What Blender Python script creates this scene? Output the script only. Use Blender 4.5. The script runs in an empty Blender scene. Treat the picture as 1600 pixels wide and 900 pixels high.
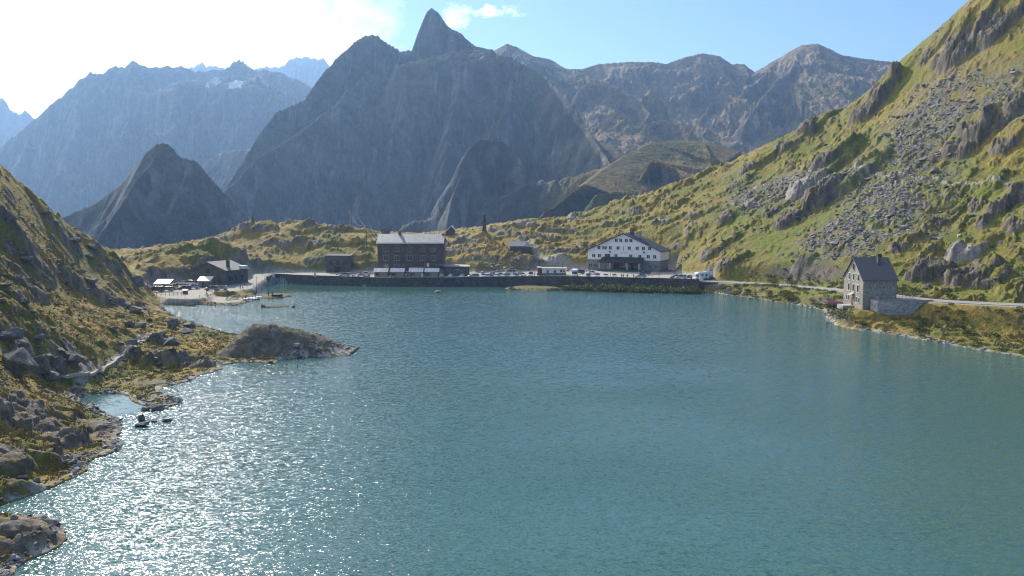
import bpy, bmesh, math, random
import numpy as np
from mathutils import Vector, Matrix

random.seed(7)
R = math.radians
PI = math.pi
S = bpy.context.scene
COL = S.collection
F32 = np.float32

# ------------------------------------------------------------------ camera
CAMH = 30.0
FOC = 1333.0
PITCH = math.atan(120.0 / FOC)
cd = bpy.data.cameras.new('camera')
cam = bpy.data.objects.new('camera', cd)
COL.objects.link(cam)
cam.location = (0, 0, CAMH)
cam.rotation_euler = (PI / 2 - PITCH, 0, 0)
cd.sensor_width = 36.0
cd.lens = 36.0 * FOC / 1600.0
cd.clip_start = 0.5
cd.clip_end = 40000
S.camera = cam

# ------------------------------------------------------------------ sun and sky
SUN_AZ = R(-25.5)       # left of the view direction (+Y)
SUN_EL = R(33)
sv = Vector((math.sin(SUN_AZ) * math.cos(SUN_EL), math.cos(SUN_AZ) * math.cos(SUN_EL), math.sin(SUN_EL)))
sl = bpy.data.lights.new('sun', 'SUN')
sl.energy = 5.0
sl.angle = R(0.53)
sl.color = (1.0, 0.94, 0.84)
so = bpy.data.objects.new('sun', sl)
COL.objects.link(so)
so.location = (0, 0, 300)
so.rotation_euler = sv.to_track_quat('Z', 'Y').to_euler()

W = bpy.data.worlds.new('World')
S.world = W
W.use_nodes = True
nt = W.node_tree
for n in list(nt.nodes):
    nt.nodes.remove(n)


class NB:
    """small node-tree builder"""
    def __init__(s, t): s.t = t
    def n(s, kind, **kw):
        o = s.t.nodes.new(kind)
        for k, v in kw.items():
            setattr(o, k, v)
        return o
    def l(s, a, b): s.t.links.new(a, b)
    def val(s, sock, v):
        if hasattr(v, 'node'): s.l(v, sock)
        else: sock.default_value = v
    def math(s, op, a, b=0.0, c=0.0, clamp=False):
        m = s.n('ShaderNodeMath', operation=op, use_clamp=clamp)
        s.val(m.inputs[0], a); s.val(m.inputs[1], b); s.val(m.inputs[2], c)
        return m.outputs[0]
    def vmath(s, op, a, b=(0, 0, 0), scale=None):
        m = s.n('ShaderNodeVectorMath', operation=op)
        s.val(m.inputs[0], a); s.val(m.inputs[1], b)
        if scale is not None: s.val(m.inputs['Scale'], scale)
        return m
    def noise(s, vec, scale, detail=4, rough=0.5, dist=0.0, dim='3D'):
        m = s.n('ShaderNodeTexNoise', noise_dimensions=dim)
        if vec is not None: s.l(vec, m.inputs['Vector'])
        m.inputs['Scale'].default_value = scale
        m.inputs['Detail'].default_value = detail
        m.inputs['Roughness'].default_value = rough
        m.inputs['Distortion'].default_value = dist
        return m
    def maprange(s, v, a, b, c=0.0, d=1.0, smooth=True):
        m = s.n('ShaderNodeMapRange', interpolation_type='SMOOTHSTEP' if smooth else 'LINEAR')
        s.val(m.inputs['Value'], v)
        for k, x in (('From Min', a), ('From Max', b), ('To Min', c), ('To Max', d)):
            s.val(m.inputs[k], x)
        return m.outputs['Result']
    def mix(s, fac, a, b, mode='MIX'):
        m = s.n('ShaderNodeMix', data_type='RGBA', blend_type=mode)
        s.val(m.inputs[0], fac)
        s.val(m.inputs[6], a if hasattr(a, 'node') else (*a, 1) if len(a) == 3 else a)
        s.val(m.inputs[7], b if hasattr(b, 'node') else (*b, 1) if len(b) == 3 else b)
        return m.outputs[2]
    def map(s, vec, scale=(1, 1, 1), rot=(0, 0, 0), loc=(0, 0, 0)):
        m = s.n('ShaderNodeMapping')
        s.l(vec, m.inputs[0])
        m.inputs['Location'].default_value = loc
        m.inputs['Rotation'].default_value = rot
        m.inputs['Scale'].default_value = scale
        return m.outputs[0]


b = NB(nt)
sky = b.n('ShaderNodeTexSky', sky_type='NISHITA')
sky.sun_disc = False
sky.sun_elevation = SUN_EL
sky.sun_rotation = SUN_AZ
sky.altitude = 2400
sky.air_density = 1.0
sky.dust_density = 0.8
sky.ozone_density = 1.2
tc = b.n('ShaderNodeTexCoord')
d = tc.outputs['Generated']
sep = b.n('ShaderNodeSeparateXYZ'); b.l(d, sep.inputs[0])
# flat cloud deck seen in perspective: direction divided by height
hz = b.math('MAXIMUM', sep.outputs[2], 0.0)
hz = b.math('ADD', hz, 0.10)
cx = b.math('DIVIDE', sep.outputs[0], hz)
cy = b.math('DIVIDE', sep.outputs[1], hz)
cmb = b.n('ShaderNodeCombineXYZ'); b.l(cx, cmb.inputs[0]); b.l(cy, cmb.inputs[1])
n1 = b.noise(cmb.outputs[0], 0.85, 8, 0.62, 0.3)
n2 = b.noise(d, 9.0, 7, 0.6, 0.2)
az = b.math('ARCTAN2', sep.outputs[0], sep.outputs[1])
# the cloud bank sits left of about -9 degrees
bank = b.maprange(az, R(-1.5), R(-15), 0, 1)
bank2 = b.math('MULTIPLY', bank, b.maprange(az, R(-150), R(-100), 0, 1))
cl = b.math('ADD', b.math('MULTIPLY', n1.outputs[0], 0.6), b.math('MULTIPLY', n2.outputs[0], 0.4))
thr = b.math('SUBTRACT', 0.70, b.math('MULTIPLY', bank2, 0.42))
mask = b.math('DIVIDE', b.math('SUBTRACT', cl, thr), 0.20, clamp=True)
mask = b.math('MULTIPLY', mask, b.maprange(sep.outputs[2], 0.0, 0.04, 0, 1))
# one small stray cloud right of the summit
def puff(px, py, w, h):
    u = (px - 800) / FOC; v = (450 - py) / FOC
    f = math.cos(PITCH) + v * math.sin(PITCH); up = v * math.cos(PITCH) - math.sin(PITCH)
    a = math.atan2(u, f); e = up / math.sqrt(u * u + f * f + up * up)
    da = b.math('DIVIDE', b.math('SUBTRACT', az, a), w)
    de = b.math('DIVIDE', b.math('SUBTRACT', sep.outputs[2], e), h)
    r = b.math('SQRT', b.math('ADD', b.math('MULTIPLY', da, da), b.math('MULTIPLY', de, de)))
    q = b.math('ADD', r, b.math('MULTIPLY', b.math('SUBTRACT', n3.outputs[0], 0.5), 3.4))
    return b.maprange(q, 1.0, 0.25, 0, 1)
n3 = b.noise(b.map(d, (1, 1, 1.9)), 26.0, 8, 0.66, 0.5)
pf = b.math('MAXIMUM', puff(764, 18, 0.034, 0.0075), b.math('MULTIPLY', puff(712, 32, 0.017, 0.014), 0.7))
mask = b.math('MAXIMUM', mask, b.math('MULTIPLY', pf, 0.85))
shade = b.maprange(n2.outputs[0], 0.3, 0.7, 0.75, 1.0)
ccol = b.n('ShaderNodeMix', data_type='RGBA')
ccol.inputs[0].default_value = 0
CLOUD = 13.5
b.val(ccol.inputs[6], (CLOUD * 0.97, CLOUD, CLOUD * 1.03, 1))
cs = b.vmath('SCALE', ccol.outputs[2], scale=shade)
skymul = b.mix(1.0, sky.outputs[0], (0.84, 0.95, 1.14), 'MULTIPLY')
fin = b.mix(mask, skymul, cs.outputs[0])
bg = b.n('ShaderNodeBackground')
b.l(fin, bg.inputs[0])
bg.inputs[1].default_value = 0.10
wo = b.n('ShaderNodeOutputWorld')
b.l(bg.outputs[0], wo.inputs[0])

S.view_settings.view_transform = 'Standard'
S.view_settings.look = 'None'
S.view_settings.gamma = 1.0
S.view_settings.exposure = 0.55
cy_ = S.cycles
cy_.max_bounces = 6
cy_.diffuse_bounces = 2
cy_.glossy_bounces = 3
cy_.transmission_bounces = 3
cy_.volume_bounces = 0
cy_.transparent_max_bounces = 6
cy_.use_denoising = True
cy_.denoising_input_passes = 'RGB_ALBEDO_NORMAL'
cy_.denoising_prefilter = 'ACCURATE'
cy_.denoiser = 'OPENIMAGEDENOISE'
cy_.sample_clamp_indirect = 6
cy_.sample_clamp_direct = 22
cy_.pixel_filter_type = 'BLACKMAN_HARRIS'
cy_.filter_width = 1.15

# ------------------------------------------------------------------ helpers
def tag(o, label=None, cat=None, group=None, kind=None):
    if label: o['label'] = label
    if cat: o['category'] = cat
    if group: o['group'] = group
    if kind: o['kind'] = kind
    return o


def at(px, py, D):
    """world point seen at pixel (px, py) of the 1600x900 photograph, D metres ahead"""
    u = (px - 800) / FOC; v = (450 - py) / FOC
    f = math.cos(PITCH) + v * math.sin(PITCH); up = v * math.cos(PITCH) - math.sin(PITCH)
    s = D / f
    return (u * s, D, CAMH + up * s)


def atz(px, py, z):
    """world point on the level z seen at the pixel"""
    u = (px - 800) / FOC; v = (450 - py) / FOC
    f = math.cos(PITCH) + v * math.sin(PITCH); up = v * math.cos(PITCH) - math.sin(PITCH)
    s = (z - CAMH) / up
    return (u * s, f * s, z)


def _hash(ix, iy, seed):
    h = (ix.astype(np.uint32) * np.uint32(374761393) + iy.astype(np.uint32) * np.uint32(668265263)
         + np.uint32((seed * 2246822519) & 0xffffffff))
    h = (h ^ (h >> np.uint32(13))) * np.uint32(1274126177)
    return h ^ (h >> np.uint32(16))


def gn(x, y, seed=0):
    """gradient noise, about -1..1"""
    x = np.asarray(x, F32); y = np.asarray(y, F32)
    x0 = np.floor(x); y0 = np.floor(y)
    fx = x - x0; fy = y - y0
    ix = x0.astype(np.int32); iy = y0.astype(np.int32)
    u = fx * fx * fx * (fx * (fx * 6 - 15) + 10)
    v = fy * fy * fy * (fy * (fy * 6 - 15) + 10)
    def g(dx, dy):
        a = _hash(ix + dx, iy + dy, seed).astype(F32) * F32(2 * math.pi / 4294967296.0)
        return np.cos(a) * (fx - dx) + np.sin(a) * (fy - dy)
    a = g(0, 0); b_ = g(1, 0); c = g(0, 1); d_ = g(1, 1)
    return ((a + u * (b_ - a)) * (1 - v) + (c + u * (d_ - c)) * v) * F32(1.5)


def fbm(x, y, oct=4, seed=0, gain=0.5, lac=2.03):
    s = 0; a = 1.0; t = 0
    for i in range(oct):
        s = s + a * gn(x, y, seed + i * 17)
        t += a; a *= gain
        x = x * lac + 13.7; y = y * lac - 7.3
    return s / t


def ridged(x, y, oct=4, seed=0, gain=0.5, lac=2.1):
    s = 0; a = 1.0; t = 0
    for i in range(oct):
        n = 1 - np.abs(gn(x, y, seed + i * 17)) * 1.6
        s = s + a * n; t += a; a *= gain
        x = x * lac + 3.7; y = y * lac - 9.3
    return s / t


def worley(x, y, seed=0):
    """distance to the nearest jittered point and a random value of its cell"""
    x = np.asarray(x, F32); y = np.asarray(y, F32)
    x0 = np.floor(x); y0 = np.floor(y)
    best = np.full(x.shape, 9.0, F32); rid = np.zeros(x.shape, F32)
    ix = x0.astype(np.int32); iy = y0.astype(np.int32)
    for dx in (-1, 0, 1):
        for dy in (-1, 0, 1):
            h = _hash(ix + dx, iy + dy, seed)
            jx = (h & np.uint32(0xffff)).astype(F32) / 65536
            jy = (h >> np.uint32(16)).astype(F32) / 65536
            r = (_hash(ix + dx, iy + dy, seed + 99) & np.uint32(0xffff)).astype(F32) / 65536
            dd = (x0 + dx + jx - x) ** 2 + (y0 + dy + jy - y) ** 2
            m = dd < best
            best = np.where(m, dd, best); rid = np.where(m, r, rid)
    return np.sqrt(best), rid


def facets(x, y, seed=0, sharp=1.0):
    """height of randomly tilted flat cells: broken, angular rock; about -1..1"""
    x = np.asarray(x, F32); y = np.asarray(y, F32)
    x0 = np.floor(x); y0 = np.floor(y)
    best = np.full(x.shape, 9.0, F32); out = np.zeros(x.shape, F32)
    ix = x0.astype(np.int32); iy = y0.astype(np.int32)
    for dx in (-1, 0, 1):
        for dy in (-1, 0, 1):
            h = _hash(ix + dx, iy + dy, seed)
            ox = x - (x0 + dx + (h & np.uint32(0xffff)).astype(F32) / 65536)
            oy = y - (y0 + dy + (h >> np.uint32(16)).astype(F32) / 65536)
            k = _hash(ix + dx, iy + dy, seed + 57)
            tx = (k & np.uint32(0xffff)).astype(F32) / 32768 - 1
            ty = (k >> np.uint32(16)).astype(F32) / 32768 - 1
            dd = ox * ox + oy * oy
            m = dd < best
            best = np.where(m, dd, best)
            out = np.where(m, 0.45 * (tx - ty) + sharp * (ox * tx + oy * ty) * 1.3, out)
    return out


def sstep(a, b_, x):
    t = np.clip((x - a) / (b_ - a), 0, 1)
    return t * t * (3 - 2 * t)


def lerp(a, b_, t): return a + (b_ - a) * t


def seg_dist(x, y, P, closed=False):
    """distance to a polyline, plus the parameter (index + t) of the nearest point"""
    best = np.full(x.shape, 1e9, F32); par = np.zeros(x.shape, F32)
    n = len(P)
    for i in range(n if closed else n - 1):
        ax, ay = P[i][0], P[i][1]; bx_, by_ = P[(i + 1) % n][0], P[(i + 1) % n][1]
        dx, dy = bx_ - ax, by_ - ay
        L = dx * dx + dy * dy + 1e-9
        t = np.clip(((x - ax) * dx + (y - ay) * dy) / L, 0, 1)
        dd = (x - ax - t * dx) ** 2 + (y - ay - t * dy) ** 2
        m = dd < best
        best = np.where(m, dd, best); par = np.where(m, i + t, par)
    return np.sqrt(best), par


def inside(x, y, P):
    r = np.zeros(x.shape, bool)
    n = len(P)
    for i in range(n):
        ax, ay = P[i][0], P[i][1]; bx_, by_ = P[(i + 1) % n][0], P[(i + 1) % n][1]
        if ay == by_: continue
        c = ((ay > y) != (by_ > y)) & (x < (bx_ - ax) * (y - ay) / (by_ - ay) + ax)
        r ^= c
    return r


def sdist(x, y, P):
    """signed distance to a polygon, positive inside"""
    d_, _ = seg_dist(x, y, P, True)
    return np.where(inside(x, y, P), d_, -d_)


def np_mesh(name, V, Q, attrs=None, smooth=True):
    me = bpy.data.meshes.new(name)
    V = np.ascontiguousarray(V, F32); Q = np.ascontiguousarray(Q, np.int32)
    k = Q.shape[1]
    me.vertices.add(len(V)); me.vertices.foreach_set('co', V.ravel())
    me.loops.add(Q.size); me.loops.foreach_set('vertex_index', Q.ravel())
    me.polygons.add(len(Q))
    me.polygons.foreach_set('loop_start', np.arange(0, Q.size, k, dtype=np.int32))
    me.polygons.foreach_set('loop_total', np.full(len(Q), k, np.int32))
    me.polygons.foreach_set('use_smooth', np.full(len(Q), smooth, bool))
    for nm, arr in (attrs or {}).items():
        a = me.attributes.new(nm, 'FLOAT_COLOR', 'POINT')
        c = np.ones((len(V), 4), F32); c[:, :arr.shape[1]] = arr
        a.data.foreach_set('color', c.ravel())
    me.update(calc_edges=True)
    return me


def grid_quads(nr, nc):
    i = np.arange(nr - 1)[:, None] * nc + np.arange(nc - 1)[None, :]
    i = i.ravel()
    return np.stack([i, i + 1, i + nc + 1, i + nc], 1)


def polar(r0, r1, nr, a0, a1, na):
    r = r0 * (r1 / r0) ** (np.arange(nr) / (nr - 1))
    a = np.linspace(R(a0), R(a1), na)
    A, RR = np.meshgrid(a, r)
    return (RR * np.sin(A)).astype(F32), (RR * np.cos(A)).astype(F32)


def slope_of(X, Y, Z):
    """gradient of Z over the ground on a structured grid"""
    xu = np.gradient(X, axis=1); yu = np.gradient(Y, axis=1); zu = np.gradient(Z, axis=1)
    xv = np.gradient(X, axis=0); yv = np.gradient(Y, axis=0); zv = np.gradient(Z, axis=0)
    det = xu * yv - xv * yu
    gx = (zu * yv - zv * yu) / det
    gy = (xu * zv - xv * zu) / det
    return gx, gy


def blur(A, n):
    for _ in range(n):
        A = (np.roll(A, 1, 0) + np.roll(A, -1, 0) + 2 * A) / 4
        A = (np.roll(A, 1, 1) + np.roll(A, -1, 1) + 2 * A) / 4
    return A

# ------------------------------------------------------------------ the near terrain
# lake outline (pixel of the waterline on level 0)
SH_PX = [(255, 474), (280, 473.5), (306, 476), (340, 477.8), (366, 478), (384, 473.5), (386, 467), (398, 459.5), (404, 453.5),
         (420, 446.2), (432, 441.5), (470, 443.6), (530, 445.6), (600, 446.8), (670, 447.2), (740, 447.2), (800, 447.6), (880, 449.5),
         (960, 452.0), (1040, 454.0), (1092, 456.0), (1112, 457.5), (1140, 462), (1170, 466), (1200, 470), (1240, 476), (1275, 482),
         (1292, 488), (1290, 497), (1303, 508), (1330, 514.5), (1360, 518), (1400, 524), (1440, 531), (1470, 536), (1500, 542),
         (1540, 549), (1575, 554), (1600, 558), (1680, 575), (1800, 610), (1900, 660), (1980, 760)]
SH_L = [(-100, 1080), (-40, 930), (14, 905), (22, 897), (27, 888), (40, 878), (60, 870), (80, 862), (96, 855), (105, 842),
        (101, 827), (84, 818), (60, 812), (38, 810), (0, 815), (-40, 812), (-70, 803), (-40, 798), (0, 791), (24, 782), (50, 775), (75, 765), (101, 753),
        (120, 745), (138, 735), (136, 726), (150, 716), (168, 710), (182, 705), (190, 698), (186, 688), (186, 680), (193, 671),
        (189, 661), (173, 650), (150, 639), (124, 627), (128, 619), (155, 616), (185, 615), (200, 619), (208, 628), (222, 634), (260, 637), (280, 632), (286, 624),
        (268, 617), (250, 612), (252, 606), (275, 601), (300, 595), (310, 588), (330, 581), (348, 577), (346, 571), (372, 567),
        (405, 567), (430, 568), (437, 563), (460, 559.5), (500, 557.5), (530, 552.5), (556, 547), (540, 543.5), (505, 540), (460, 535), (420, 531), (385, 528),
        (345, 520), (310, 508), (275, 495), (258, 484)]
LAKE = [atz(p, q, 0)[:2] for p, q in SH_PX] + [(200, -60), (60, -160), (-60, -60), (-46, 20)] + [atz(p, q, 0)[:2] for p, q in SH_L]

PLAT_Z = 3.0
def plat_z(x): return 3.0 + sstep(-25, 35, np.asarray(x, F32)) * 1.0
def zat(px, D, z): return (at(px, 400, D)[0], D, z)
# control points: (px, py, D)
CP = [  # left hill: crest seen against the mountains
      (-260, 60, 185), (-120, 170, 195), (0, 262, 222), (60, 315, 238), (100, 345, 248), (130, 372, 256), (165, 392, 264), (215, 422, 271), (232, 442, 272),
      (-120, 290, 285), (0, 345, 285), (60, 375, 290), (110, 395, 285), (160, 414, 300), (-60, 350, 320), (60, 400, 345), (140, 414, 350),
      # its face and the grassy shore
      (-160, 330, 138), (0, 330, 190), (60, 380, 204), (110, 420, 222), (160, 440, 238), (205, 462, 250),
      (-160, 480, 105), (0, 420, 170), (60, 450, 183), (120, 470, 198), (0, 500, 138), (70, 510, 140), (140, 505, 165), (220, 495, 200), (250, 487, 226),
      (0, 560, 115), (60, 560, 132), (120, 560, 146), (180, 545, 162), (250, 520, 188), (320, 515, 202), (300, 545, 178), (360, 545, 180), (230, 575, 158),
      (420, 548, 182), (490, 546, 180), (10, 610, 116), (60, 600, 128), (120, 598, 143), (190, 600, 150),
      (0, 650, 108), (60, 645, 113), (130, 650, 124), (0, 700, 97), (60, 700, 101), (120, 700, 107), (160, 690, 113), (0, 750, 90), (60, 745, 95),
      (-80, 700, 90), (-80, 640, 102), (0, 850, 73.5), (60, 838, 76), (-60, 860, 70), (0, 890, 69.5),
      # car park on the left and the brown knoll behind
      (250, 455, 292), (300, 448, 300), (350, 450, 302), (390, 445, 318), (300, 440, 322), (340, 470, 284), (290, 468, 286),
      (230, 430, 318), (250, 400, 338), (275, 385, 350), (310, 388, 352), (335, 398, 352), (360, 410, 350), (270, 415, 330),
      (200, 420, 320), (215, 405, 345), (170, 430, 330),
      # central plateau hump and mounds
      (345, 384, 402), (365, 368, 412), (400, 353, 420), (440, 352, 424), (480, 350, 430), (520, 356, 432), (555, 362, 434), (590, 364, 434),
      (640, 366, 434), (690, 364, 434), (730, 360, 430), (757, 366, 420), (800, 348, 440), (840, 345, 446), (870, 342, 452),
      (400, 395, 388), (440, 400, 388), (480, 392, 394), (520, 395, 392), (560, 398, 392), (590, 402, 394), (700, 400, 394), (740, 402, 386), (790, 398, 392),
      (830, 390, 400), (870, 385, 405), (420, 375, 402), (480, 372, 408), (540, 378, 408), (760, 385, 402), (720, 380, 408),
      (900, 400, 392), (880, 412, 382), (940, 385, 404),
      # right hill
      (940, 325, 462), (1000, 306, 472), (1050, 290, 478), (1100, 272, 482), (1150, 250, 486), (1200, 225, 490), (1250, 203, 488), (1300, 182, 484),
      (1350, 150, 476), (1400, 100, 466), (1450, 60, 458), (1520, 0, 446), (1600, -60, 440), (1750, -160, 430),
      (1600, 405, 252), (1600, 350, 272), (1600, 300, 292), (1600, 200, 334), (1600, 100, 374), (1600, 10, 412),
      (1500, 430, 262), (1500, 380, 282), (1500, 330, 306), (1500, 250, 342), (1500, 160, 384), (1500, 80, 420),
      (1400, 420, 272), (1400, 370, 294), (1400, 300, 334), (1400, 230, 376), (1400, 165, 424),
      (1300, 425, 288), (1300, 380, 312), (1300, 330, 346), (1300, 270, 392), (1300, 220, 440),
      (1200, 430, 310), (1200, 390, 336), (1200, 340, 376), (1200, 280, 430), (1100, 425, 334), (1100, 390, 360), (1100, 340, 404), (1100, 300, 448),
      (1000, 400, 388), (1000, 365, 404), (1000, 335, 438), (900, 370, 418), (900, 350, 440),
      (1700, 440, 236), (1750, 300, 270), (1800, 150, 330),
      # bank under the road on the right
      (1340, 500, 215), (1400, 496, 222), (1480, 500, 216), (1560, 505, 212), (1600, 512, 208), (1700, 520, 200), (1330, 475, 234), (1300, 470, 245), (1250, 464, 262)]
RB = [at(*c) for c in CP]
RB += [zat(p, 352, PLAT_Z) for p in (440, 520, 600, 680, 760, 840, 920, 1000, 1060)] + [zat(p, 372, PLAT_Z) for p in (480, 600, 700, 800, 900, 980, 1040)]
# behind the crests the ground falls away
RB += [at(p, q, D) for p, q, D in ((300, 430, 520), (450, 400, 520), (600, 400, 520), (750, 400, 520), (900, 390, 540), (1050, 360, 570), (1200, 310, 580), (1350, 240, 580),
                                   (1500, 130, 580), (1650, 60, 570), (100, 420, 480), (-100, 380, 430), (0, 400, 560))]
# far outside the frame
RB += [(-120, 60, 10), (-150, 110, 28), (200, 120, 6), (260, 160, 40), (120, 60, 2), (300, 260, 100)]
RB = np.array(RB, np.float64)
_C = 7.0
def _fit():
    n = len(RB)
    D2 = (RB[:, None, 0] - RB[None, :, 0]) ** 2 + (RB[:, None, 1] - RB[None, :, 1]) ** 2
    A = np.zeros((n + 3, n + 3))
    A[:n, :n] = -np.sqrt(D2 + _C * _C) + np.eye(n) * 1.5
    Pm = np.stack([np.ones(n), RB[:, 0] / 100, RB[:, 1] / 100], 1)
    A[:n, n:] = Pm; A[n:, :n] = Pm.T
    return np.linalg.solve(A, np.concatenate([RB[:, 2], [0, 0, 0]]))
_Wt = _fit()
def base_h(x, y):
    s = (_Wt[-3] + _Wt[-2] * x / 100 + _Wt[-1] * y / 100).astype(F32)
    for i in range(len(RB)):
        s = s - F32(_Wt[i]) * np.sqrt((x - F32(RB[i, 0])) ** 2 + (y - F32(RB[i, 1])) ** 2 + F32(_C * _C))
    return s

def hit(px, py, z0=None):
    """where the pixel ray meets the smooth base terrain"""
    D = np.arange(60, 560, 0.5)
    u = (px - 800) / FOC; v = (450 - py) / FOC
    f = math.cos(PITCH) + v * math.sin(PITCH); up = v * math.cos(PITCH) - math.sin(PITCH)
    X = (u * D / f).astype(F32); Z = CAMH + up * D / f
    H = np.maximum(base_h(X, D.astype(F32)), 0)
    k = np.argmax(H > Z) if (H > Z).any() else len(D) - 1
    return float(X[k]), float(D[k])

# quay wall line (outer face) and plateau polygon behind it
WALL = [atz(p, q, 0)[:2] for p, q in SH_PX[9:21]]
def offset_line(P, d_):
    out = []
    for i, p in enumerate(P):
        a = P[max(i - 1, 0)]; c = P[min(i + 1, len(P) - 1)]
        t = Vector((c[0] - a[0], c[1] - a[1])).normalized()
        nrm = Vector((-t.y, t.x))
        out.append((p[0] + nrm.x * d_, p[1] + nrm.y * d_))
    return out
WALL_IN = offset_line(WALL, 1.3)
PLAT = WALL_IN[1:] + [zat(1108, 326, 0)[:2], zat(1108, 338, 0)[:2], zat(1060, 356, 0)[:2], zat(1050, 380, 0)[:2], zat(930, 388, 0)[:2], zat(860, 382, 0)[:2], zat(800, 374, 0)[:2],
                      zat(740, 374, 0)[:2], zat(700, 384, 0)[:2], zat(580, 384, 0)[:2], zat(560, 376, 0)[:2], zat(430, 376, 0)[:2], zat(405, 372, 0)[:2]]
# left car park (level 2.2) joined to the quay
LOT = [zat(222, 296, 0)[:2], atz(262, 467, 1.8)[:2], atz(300, 469, 1.6)[:2], atz(322, 466, 1.6)[:2], atz(330, 456, 2)[:2], atz(352, 456, 2)[:2],
       atz(392, 448, 2.6)[:2], WALL_IN[0], WALL_IN[1], zat(430, 372, 0)[:2], zat(400, 374, 0)[:2], zat(385, 345, 0)[:2],
       zat(350, 330, 0)[:2], zat(240, 322, 0)[:2]]
def lot_z(x, y): return 2.0 + sstep(300, 345, y) * (PLAT_Z - 2.0)
# picnic spit below the car park
SPIT = [atz(312, 469, 0.9)[:2], atz(330, 471.5, 0.8)[:2], atz(352, 472.5, 0.8)[:2], atz(374, 471, 0.8)[:2], atz(380, 466.5, 0.8)[:2], atz(360, 463.5, 0.9)[:2], atz(330, 463, 1.0)[:2]]

# road: centre line with heights
ROAD_C = [(1085, 437.6, 4.0), (1112, 439.5, 3.8), (1160, 442.2, 3.5), (1220, 446.0, 3.6), (1280, 450.5, 4.3), (1330, 455.0, 5.3), (1375, 460.0, 6.1), (1420, 465.6, 6.5),
          (1460, 469.5, 6.7), (1500, 472.2, 6.8), (1550, 474.6, 6.9), (1600, 476.6, 7.1), (1680, 479.5, 7.5), (1800, 484, 8.2), (1950, 490, 9)]
ROAD = [atz(*c) for c in ROAD_C]
def catmull(P, n=8):
    P = [Vector(p) for p in P]
    out = []
    for i in range(len(P) - 1):
        a = P[max(i - 1, 0)]; b_ = P[i]; c = P[i + 1]; d_ = P[min(i + 2, len(P) - 1)]
        for k in range(n):
            t = k / n
            out.append(0.5 * ((2 * b_) + (c - a) * t + (2 * a - 5 * b_ + 4 * c - d_) * t * t + (3 * b_ - 3 * c + d_ - a) * t ** 3))
    out.append(P[-1])
    return out
ROAD_S = [tuple(v) for v in catmull(ROAD, 4)]

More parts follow.
